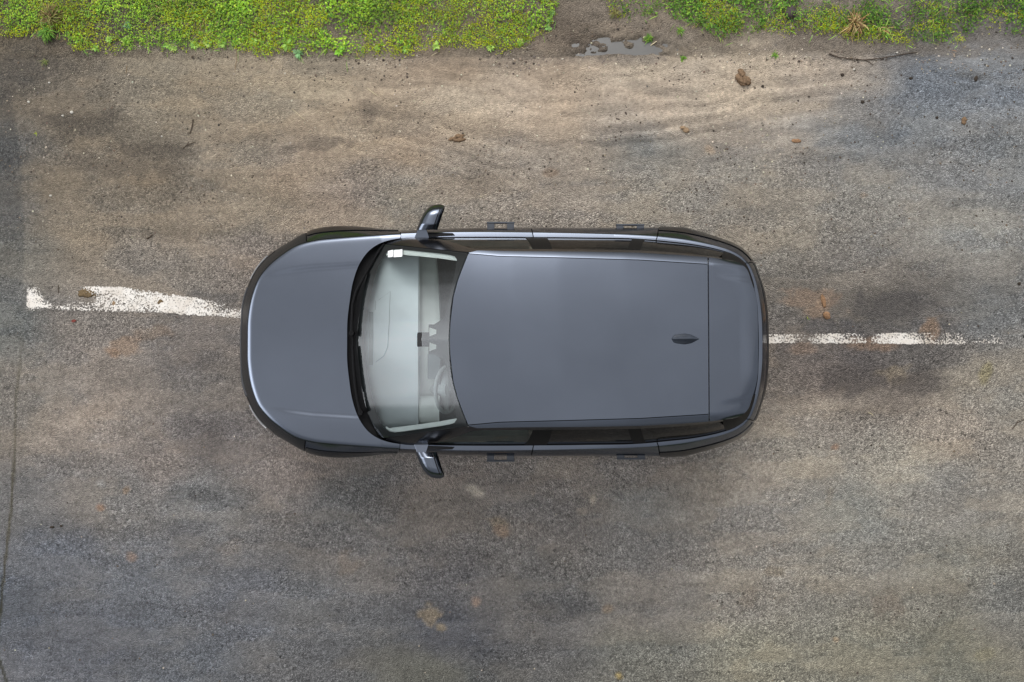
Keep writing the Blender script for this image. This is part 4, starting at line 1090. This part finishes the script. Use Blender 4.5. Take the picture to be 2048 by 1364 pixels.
def scatter(n, dens, ymax=4.38):
    x = rng.uniform(-5.4, 5.4, n); y = rng.uniform(2.78, ymax, n)
    u, v = UV(x, y)
    keep = rng.random(n) < dens(u, v, x, y) * np.where(y > 3.62, 0.45, 1.0)
    return x[keep], y[keep], u[keep], v[keep]
def tint(n, base, spread=0.25, hue=0.12):
    c = np.array([base[i] for i in rng.integers(0, len(base), n)])
    return c * (np.array([0.98, 1.03, 0.74]) if base is GREENS or base is YELLOWS or base is BLADES or base is DARKS else 1.0) * (1 + spread * rng.uniform(-1, 1, (n, 1))) * (1 + hue * rng.uniform(-1, 1, (n, 3)))
LK = 1.32
GREENS = [np.array(srgb(*c)) * LK for c in ((136, 168, 48), (122, 158, 46), (154, 178, 54), (104, 142, 50), (162, 188, 70), (124, 158, 68))]
DARKS = [np.array(srgb(*c)) * LK for c in ((84, 122, 50), (96, 134, 56), (112, 146, 58), (74, 108, 52), (124, 150, 60))]
YELLOWS = [np.array(srgb(*c)) * LK for c in ((168, 172, 30), (150, 164, 32), (176, 176, 40), (132, 152, 34))]
BLADES = [np.array(srgb(*c)) * LK for c in ((120, 160, 64), (140, 172, 76), (104, 144, 62), (160, 174, 92))]

def mossy(x, y, u): return sstep(0.54, 0.63, fbm(x * 3.0 + 5, y * 4.0, 97, 4) + 0.05 * (1 - sstep(1100, 1250, u)) + 0.05 * (1 - sstep(3.0, 3.2, y)))
# broad-leaved ground cover (clover, chickweed and the like)
x, y, u, v = scatter(210000, lambda u, v, x, y: cover(u, v, x, y) * np.clip(4.0 * (fbm(x * 3.5, y * 3.5, 93, 3) - 0.24), 0.15, 1) * 0.7 * (1 - 0.6 * mossy(x, y, u)))
n = len(x); sz = rng.uniform(0.009, 0.022, n) * (0.7 + 0.7 * fbm(x * 3, y * 3, 94, 3))
hgt = rng.uniform(0.004, 0.050, n) * (0.5 + fbm(x * 4, y * 4, 95, 2))
rt = sstep(1080, 1250, u)[:, None]
col = tint(n, GREENS) * (1 - rt) + tint(n, DARKS) * rt
col = col * (0.22 + 1.25 * fbm(x * 5, y * 6, 96, 4) + 0.12 * (hgt / 0.05))[:, None]  # random tone, plus low leaves painted darker like shaded gaps
g1 = leaves('ground_cover', np.stack([x, y, verge_height(x, y) + hgt], 1), rng.uniform(0, 6.283, n), rng.uniform(-0.25, 0.7, n), sz, sz * rng.uniform(0.6, 1.0, n), col, M['leaf'], rng.uniform(0, .5, n))
tag(g1, 'low broad leaved green weeds covering the verge', 'ground cover', kind='stuff')
# yellow-green moss cushions
x, y, u, v = scatter(230000, lambda u, v, x, y: np.clip(cover(u - 0, v - 8, x, y) * 1.3, 0, 1) * mossy(x, y, u) * 0.8)
n = len(x); sz = rng.uniform(0.009, 0.019, n)
col = tint(n, YELLOWS, 0.2, 0.06) * (0.35 + 1.05 * fbm(x * 7, y * 7, 99, 4))[:, None]
g2 = leaves('moss', np.stack([x, y, verge_height(x, y) + rng.uniform(0, 0.024, n)], 1), rng.uniform(0, 6.283, n), rng.uniform(0.0, 0.9, n), sz, sz * 0.5, col, M['moss'])
tag(g2, 'yellow green moss growing in patches on the verge', 'moss', kind='stuff')
# short grass
x, y, u, v = scatter(90000, lambda u, v, x, y: np.clip(cover(u, v - 4, x, y) * 1.15, 0, 1) * np.clip(4 * (fbm(x * 2.2 + 9, y * 3.0, 98, 3) - 0.36), 0.08, 1) * 0.55)
n = len(x); sz = rng.uniform(0.03, 0.085, n)
rt = sstep(1080, 1250, u)[:, None]
col = (tint(n, BLADES) * (1 - 0.35 * rt))
old = rng.random(n) < 0.07; col[old] = np.array(srgb(176, 158, 104)) * 0.8
g3 = leaves('grass', np.stack([x, y, verge_height(x, y)], 1), rng.uniform(0, 6.283, n), rng.uniform(0.2, 1.25, n), sz, rng.uniform(0.003, 0.0055, n), col, M['leaf'], rng.uniform(.2, .8, n))
tag(g3, 'short grass blades growing through the weeds of the verge', 'grass', kind='stuff')

# loose taller blades and dead stems arching over the edge of the verge
x, y, u, v = scatter(14000, lambda u, v, x, y: np.clip(cover(u, v - 16, x, y) * 1.2, 0, 1) * np.clip(5 * (fbm(x * 1.9 + 3, y * 2.4, 131, 3) - 0.42), 0.05, 1) * 0.5)
n = len(x); sz = rng.uniform(0.06, 0.13, n)
col = tint(n, BLADES) * 0.9
old = rng.random(n) < 0.22; col[old] = tint(int(old.sum()), [np.array(srgb(168, 146, 100)), np.array(srgb(138, 112, 78))])
g4 = leaves('grass', np.stack([x, y, verge_height(x, y) + 0.02], 1), rng.uniform(0, 6.283, n), rng.uniform(0.15, 0.9, n), sz, rng.uniform(0.003, 0.006, n), col, M['straw'], rng.uniform(.2, .7, n))
tag(g4, 'longer green and withered grass blades arching over the verge', 'grass', kind='stuff')

def weed(u, v, r, k, col, label, group=None, stalk=False):
    """one rosette: long leaves spread flat from a crown"""
    x, y, _ = G(u, v); z = float(verge_height(np.array([x]), np.array([y]))[0])
    if y < ROAD_TOP: z = max(z, float(relief(np.array([x]), np.array([y]))[0]))
    az = np.arange(k) * 2.39996 + rng.uniform(0, 6)
    ln = r * rng.uniform(0.65, 1.1, k)
    c = tint(k, col, 0.15, 0.08)
    o = leaves('weed_rosette', np.tile([[0., 0., 0.008]], (k, 1)), az, rng.uniform(0.15, 0.75, k), ln, ln * rng.uniform(.28, .42, k), c, M['leaf'], rng.uniform(.2, .6, k))
    o.location = (x, y, z)
    return tag(o, label, 'weed', group)
PALE = [np.array(srgb(*c)) * LK for c in ((150, 186, 84), (164, 194, 96), (136, 176, 80))]
BLUISH = [np.array(srgb(*c)) * LK for c in ((118, 160, 104), (132, 170, 116))]
GRP = 'leafy weeds along the muddy edge of the verge'
for (u, v, r) in ((185, 92, .055), (212, 76, .05), (246, 78, .06), (330, 86, .06), (343, 93, .05), (384, 86, .065), (411, 84, .055), (441, 84, .055), (470, 80, .06), (503, 78, .055), (681, 86, .06), (752, 92, .05), (811, 93, .06), (872, 88, .06), (980, 92, .055), (1040, 80, .05)):
    weed(u, v, r, int(rng.integers(8, 13)), PALE, 'small pale green leafy weed at the muddy edge of the grass', GRP)
weed(570, 83, .085, 12, PALE, 'largest pale green weed rosette at the verge edge, with long plain leaves')
weed(592, 102, .065, 14, BLUISH, 'bluish green weed just right of and below the largest pale rosette')
weed(676, 99, .06, 11, [np.array(srgb(140, 190, 60)) * LK], 'vivid green weed reaching farthest down onto the bare dirt')
weed(250, 47, .055, 14, BLUISH, 'bluish grey weed with pale leaves inside the moss')
for (u, v) in ((1104, 22), (1100, 38), (1096, 52)):
    weed(u, v, .045, 10, [np.array(srgb(140, 180, 100)) * LK], 'round leaved pale plant at the right end of the thick grass', 'round leaved plants at the end of the thick grass')

def tuft(u, v, r, k, cols, label, lean=(0, 0), wide=0.004, up=(0.25, 1.2), name='grass_tuft'):
    x, y, _ = G(u, v); z = float(verge_height(np.array([x]), np.array([y]))[0])
    if y < ROAD_TOP: z = float(relief(np.array([x]), np.array([y]))[0])
    p = np.stack([rng.normal(0, r * .13, k), rng.normal(0, r * .13, k), np.zeros(k) - 0.004], 1)
    az = rng.uniform(0, 6.283, k)
    if lean != (0, 0): az = np.where(rng.random(k) < 0.65, math.atan2(lean[1], lean[0]) + rng.normal(0, .7, k), az)
    ln = r * rng.uniform(.5, 1.15, k)
    o = leaves(name, p, az, rng.uniform(*up, k), ln, rng.uniform(.6, 1.3, k) * wide, tint(k, cols, .2), M['straw'], rng.uniform(.3, 1.0, k))
    o.location = (x, y, z + (0.035 if v < 66 else 0.0))
    return tag(o, label, 'grass tuft')
DRY = [np.array(srgb(*c)) * .85 for c in ((190, 166, 112), (170, 142, 92), (206, 184, 128), (134, 104, 66))]
OLIVE = [np.array(srgb(*c)) * .8 for c in ((150, 150, 80), (130, 140, 70), (172, 158, 96), (120, 96, 60))]
tuft(1712, 46, .17, 190, DRY, 'dry straw coloured grass tuft in the right part of the verge', wide=.008)
tuft(1770, 58, .13, 60, DRY + BLADES, 'half green grass tuft leaning out of the verge right of the dry one', (.4, -1), .009)
tuft(100, 34, .17, 170, OLIVE, 'tall brownish green grass tuft at the left end of the verge', (.3, .6), .009)
tuft(92, 62, .12, 150, DARKS, 'dark green dense tuft below the brownish one at the left end', (-.2, -.6), .008)
tuft(80, 117, .085, 46, [np.array(srgb(150, 156, 92)) * .85, np.array(srgb(124, 136, 76)) * .8], 'sparse green grass tuft growing alone out of the dirt', (.2, -.8), .004)
tuft(65, 263, .030, 22, YELLOWS, 'tiny yellow green sprig on the dirt near the left slab', (0, 0), .004)
tuft(1617, 638, .032, 14, YELLOWS + DARKS, 'tiny green sprig just above the narrow centre line', (0, 1), .004)
tuft(1555, 105, .06, 60, DARKS, 'small dark green tuft standing apart below the right grass', (0, 0), .005)
tuft(1300, 70, .07, 90, DARKS, 'dark green tuft rooted in the puddle', (0, 0), .005)
tuft(1370, 112, .05, 60, DARKS, 'small dark tuft at the right shore of the puddle', (0, 0), .005)
tuft(1362, 60, .06, 70, DARKS, 'loose dark green tuft above the right shore of the puddle', (0, 0), .005)
tuft(1230, 24, .07, 90, OLIVE, 'olive tuft in the bare gap above the puddle', (0, 0), .004)

# ================================================================== CLODS, STONES, TWIGS
def lump_material(name, col, rough=0.9):
    return principled(name, tuple(0.85 * k for k in col), rough, spec=0.2, noise=0.35, nscale=55, bump=0.7, bscale=160)
M['mud'] = lump_material('dry_mud', srgb(136, 112, 88)); M['mud_orange'] = lump_material('orange_mud', srgb(158, 124, 94)); M['mud_olive'] = lump_material('olive_mud', srgb(118, 100, 74))
M['mud_dark'] = lump_material('dark_mud', srgb(70, 62, 54)); M['stone_dark'] = lump_material('dark_stone', srgb(92, 82, 80)); M['pebble'] = lump_material('white_pebble', srgb(228, 222, 210))
M['mud_tan'] = lump_material('tan_mud', srgb(160, 136, 108))
def surf(x, y):
    a = np.array([x]); b = np.array([y])
    return float(verge_height(a, b)[0]) if y > ROAD_TOP else float(relief(a, b)[0])
def lump(name, u, v, wpx, hpx, tall, mat, label, cat, group=None, ang=0.0, rough=0.35, parts=1, seed=0, sub=3):
    x, y, _ = G(u, v); s = H / F
    bm = bmesh.new()
    for k in range(parts):
        r = bmesh.ops.create_icosphere(bm, subdivisions=sub, radius=1.0)['verts']
        off = Vector((0, 0, 0)) if parts == 1 else Vector((math.cos(k * 2.4 + seed) * .55, math.sin(k * 2.4 + seed) * .55, 0.1 * (k % 2)))
        sc = 1.0 if parts == 1 else 0.72 - 0.09 * k
        for q in r:
            c = q.co.copy()
            nx = np.array([c.x * 1.7 + seed * 3.1 + k * 7]); ny = np.array([c.y * 1.7 + c.z * 2.3 + seed])
            d = 1 + rough * 2 * (float(fbm(nx, ny, 111 + seed, 3)[0]) - 0.5) + rough * 0.7 * (float(fbm(nx * 4, ny * 4, 131, 2)[0]) - .5)
            q.co = c * d * sc + off
            if q.co.z < -0.25: q.co.z = -0.25
    for q in bm.verts:
        px_, py_ = q.co.x * wpx * s / 2, q.co.y * hpx * s / 2
        q.co = Vector((px_ * math.cos(ang) - py_ * math.sin(ang), px_ * math.sin(ang) + py_ * math.cos(ang), q.co.z * tall))
    me = bpy.data.meshes.new(name); bm.to_mesh(me); bm.free(); me.shade_smooth()
    o = link(name, me, mat); o.location = (x, y, surf(x, y) + tall * 0.12)
    return tag(o, label, cat, group)
lump('mud_clod', 1490, 152, 24, 34, .035, M['mud'], 'large crumbled brown mud clod below the right grass, biggest of the clods', 'mud clod', ang=.4, rough=.5, parts=4, seed=3, sub=4)
lump('mud_clod', 915, 273, 34, 13, .016, M['mud'], 'wide flattened brown mud clod on the dirt above the car', 'mud clod', ang=.1, rough=.6, parts=3, seed=5)
lump('mud_clod', 1370, 256, 18, 13, .018, M['mud_tan'], 'tan mud clod above the middle of the car roof', 'mud clod', ang=-.2, rough=.5, parts=2, seed=6)
lump('mud_clod', 1597, 279, 18, 8, .010, M['mud_orange'], 'thin flat chip of tan mud above the rear of the car', 'mud clod', rough=.4, seed=7)
lump('mud_clod', 1936, 239, 15, 13, .016, M['mud'], 'brown mud clod alone on the blue grey asphalt', 'mud clod', rough=.5, parts=2, seed=8)
lump('mud_clod', 1654, 631, 14, 16, .018, M['mud_orange'], 'smooth orange brown clod just above the narrow white line', 'mud clod', ang=.6, rough=.3, seed=9)
lump('mud_clod', 1647, 600, 9, 30, .008, M['mud_orange'], 'thin upright smear of orange mud above the smooth orange clod', 'mud clod', ang=.2, rough=.6, seed=19)
lump('stone', 1583, 21, 24, 27, .045, M['stone_dark'], 'dark rounded stone lying in the grass of the verge', 'stone', rough=.22, seed=10)
lump('mud_clod', 176, 585, 36, 20, .0035, M['mud_olive'], 'olive mud splat at the upper edge of the broad white marking', 'mud splat', ang=.25, rough=.75, seed=11)
lump('mud_clod', 319, 606, 29, 29, .0035, M['mud_olive'], 'largest olive mud splat in the middle of the broad white marking', 'mud splat', ang=-.4, rough=.7, seed=12)
lump('mud_clod', 407, 620, 16, 14, .003, M['mud_olive'], 'small olive mud splat nearest the car on the broad white marking', 'mud splat', ang=.6, rough=.6, seed=13)
lump('mud_clod', 227, 607, 10, 9, .005, M['mud_tan'], 'tan speck of mud between the two large splats on the white marking', 'mud splat', rough=.5, seed=14)
for k, (u, v, w2, h2, lb) in enumerate(((1960, 153, 8, 11, 'black crumb of earth at the right beside a pale muddy patch'), (1828, 152, 8, 6, 'small black crumb below the long twig'), (1730, 200, 7, 7, 'round black crumb on the blue grey asphalt left of centre'),
        (1530, 168, 6, 6, 'small dark crumb just right of the largest mud clod'), (1690, 145, 8, 7, 'dark crumb below the left end of the long twig'), (1880, 232, 6, 6, 'dark crumb left of the brown clod on the asphalt'), (2040, 567, 7, 7, 'dark crumb at the right edge level with the car roof'),
        (110, 1052, 9, 5, 'dark crumb on the lower left asphalt'), (128, 1050, 6, 5, 'dark crumb right beside another on the lower left asphalt'), (1740, 890, 4, 4, 'tiny black crumb below and right of the car tail'))):
    lump('earth_crumb', u, v, w2, h2, .010, M['mud_dark'], lb, 'crumb', rough=.5, seed=20 + k, sub=2)
for k, (u, v, w2, lb) in enumerate(((50, 200, 5.5, 'white pebble nearest the left slab'), (137, 221, 7, 'largest white pebble on the dark gravelly dirt'), (119, 228, 5, 'white pebble just left of the largest pebble'), (91, 161, 4.5, 'small white pebble below the lone grass tuft'),
        (494, 80, 5, 'white pebble among the weeds of the verge'), (1714, 134, 4.5, 'white pebble on the dirt under the long twig'), (1801, 100, 4.5, 'white pebble touching the long twig'), (1503, 103, 4, 'small white pebble above the largest mud clod'), (319, 270, 4, 'small white pebble left of the dark stick'), (97, 390, 5, 'white pebble above the broad white marking'))):
    lump('pebble', u, v, w2, w2 * .85, .010, M['pebble'], lb, 'pebble', rough=.25, seed=40 + k, sub=2)

M['twig'] = principled('twig_bark', srgb(78, 66, 54), 0.9, noise=.3, nscale=80, bump=.4); M['stalk'] = principled('pale_stalk', srgb(206, 192, 158), 0.7, noise=.15, nscale=80)
M['stalk_brown'] = principled('brown_stalk', srgb(140, 116, 84), 0.8, noise=.2, nscale=80)
def twig(name, pts, r0, r1, mat, label, cat='twig', forks=()):
    b = Builder()
    def run(pp, a, c):
        pp = np.array(pp, float); t = np.linspace(0, len(pp) - 1, 5 * (len(pp) - 1) + 1)
        uu_, vv_ = np.interp(t, range(len(pp)), pp[:, 0]), np.interp(t, range(len(pp)), pp[:, 1])
        P_ = []
        for i in range(len(t)):
            x, y, _ = G(uu_[i], vv_[i]); P_.append((x, y, surf(x, y) + a * 0.9 + 0.003 * math.sin(i * 1.7)))
        b.tube(P_, list(np.linspace(a, c, len(t))), 6)
    run(pts, r0, r1)
    for f in forks: run(f, r1 * 1.1, r1 * .6)
    return tag(b.make(name, mat), label, cat)
twig('twig', [(1663, 102), (1680, 109), (1700, 112), (1735, 115), (1765, 112), (1795, 107), (1820, 102), (1842, 99)], .006, .0035, M['twig'], 'long dark curved twig lying along the edge of the verge', forks=([(1735, 115), (1745, 119), (1752, 126)], [(1780, 110), (1778, 118)]))
twig('twig', [(2022, 857), (2031, 846), (2040, 841), (2050, 837)], .004, .003, M['twig'], 'thin dark twig at the right edge of the road', forks=([(2031, 846), (2034, 840)],))
twig('twig', [(382, 236), (380, 250), (376, 264)], .006, .004, M['twig'], 'short dark stick lying upright on the dirt', forks=([(376, 264), (370, 263)],))
twig('twig', [(291, 477), (297, 474), (303, 468)], .006, .004, M['twig'], 'short grey stick above the broad white marking')
twig('twig', [(362, 294), (370, 288), (385, 282)], .004, .003, M['twig'], 'forked dark twig just below the upright stick', forks=([(370, 288), (382, 290)], [(370, 288), (374, 280)]))
twig('twig', [(115, 571), (116, 578), (115, 586)], .004, .003, M['twig'], 'short dark twig at the chipped end of the broad marking')
twig('straw_stalk', [(733, 173), (742, 180), (753, 188)], .004, .003, M['stalk'], 'pale straw stalk on the dirt, brightest of the stalks', 'straw')
twig('straw_stalk', [(582, 215), (592, 224), (606, 236)], .0025, .002, M['stalk'], 'thin pale straw stalk left of and below the brightest one', 'straw')
twig('straw_stalk', [(247, 127), (246, 136), (245, 143)], .003, .002, M['stalk_brown'], 'short brown stalk below the weeds at the left', 'straw')
twig('straw_stalk', [(470, 50), (468, 90), (468, 115), (465, 140)], .0025, .002, M['stalk_brown'], 'long thin brown stalk hanging out of the verge onto the dirt', 'straw')
twig('straw_stalk', [(862, 106), (868, 103), (873, 100)], .003, .002, M['stalk'], 'short pale stalk at the lower edge of the thick grass', 'straw')
twig('straw_stalk', [(1735, 825), (1741, 827), (1745, 832)], .003, .002, M['stalk'], 'short pale bent stalk below the narrow centre line', 'straw')
twig('straw_stalk', [(1296, 90), (1308, 82), (1316, 77)], .006, .005, M['stalk'], 'thick pale stalk lying in the puddle', 'straw')
lf = leaves('fallen_leaf', np.array([[0., 0., 0.004]]), np.array([.2]), np.array([.1]), np.array([.055]), np.array([.03]), np.array([srgb(120, 60, 52)]), M['straw'], 0.1)
x, y, _ = G(142, 643); lf.location = (x, y, 0.003); tag(lf, 'small dark red fallen leaf below the chipped end of the marking', 'leaf')

# loose grit and crumbs of earth strewn over the dirt
def grit(name, n, dens, r0, r1, cols, label):
    x = rng.uniform(-5.3, 5.3, n); y = rng.uniform(-3.4, 3.2, n); u, v = UV(x, y)
    k = rng.random(n) < dens(u, v, x, y); x, y = x[k], y[k]; n = len(x)
    z = np.where(y > ROAD_TOP, verge_height(x, y), relief(x, y))
    r = r0 + (r1 - r0) * rng.random(n) ** 3
    T = np.array([(1, 0, 0), (.3, .95, 0), (-.8, .6, 0), (-.8, -.6, 0), (.3, -.95, 0), (.2, 0, .8)])
    J = T[None] * (1 + .35 * rng.uniform(-1, 1, (n, 6, 1)))
    a = rng.uniform(0, 6.28, n)
    V = np.stack([x[:, None] + r[:, None] * (J[..., 0] * np.cos(a)[:, None] - J[..., 1] * np.sin(a)[:, None]), y[:, None] + r[:, None] * (J[..., 0] * np.sin(a)[:, None] + J[..., 1] * np.cos(a)[:, None]), z[:, None] - .001 + r[:, None] * J[..., 2]], -1).reshape(-1, 3)
    ff = ((np.arange(n) * 6)[:, None] + np.array([0, 1, 5, 1, 2, 5, 2, 3, 5, 3, 4, 5, 4, 0, 5])[None]).ravel()
    c = np.repeat(tint(n, cols, .3, .06), 6, 0)
    o = fast_mesh(name, V, ff, np.arange(n * 5) * 3, np.full(n * 5, 3), M['straw'], None, False, {'tone': np.clip(c, 0, 1)})
    return tag(o, label, name, kind='stuff')
clus = lambda x, y, s: np.clip(5 * (fbm(x * 2.2, y * 3.2, s, 4) - .47), 0, 1)
grit('grit', 40000, lambda u, v, x, y: (1 - sstep(250, 520, v)) * (0.10 + .9 * clus(x, y, 121)) * (1 - sstep(1650, 1850, u) * sstep(130, 160, v)) + 0.012, .003, .012, [np.array(srgb(176, 166, 146)), np.array(srgb(150, 138, 120)), np.array(srgb(206, 198, 178)), np.array(srgb(120, 112, 104))], 'pale grit strewn over the dirt')
grit('dirt', 44000, lambda u, v, x, y: (1 - sstep(330, 620, v)) * (0.06 + .9 * clus(x + 7, y, 122)) + 0.02, .003, .013, [np.array(srgb(88, 78, 68)), np.array(srgb(70, 62, 55)), np.array(srgb(110, 96, 82))], 'dark crumbs of earth strewn over the dirt')
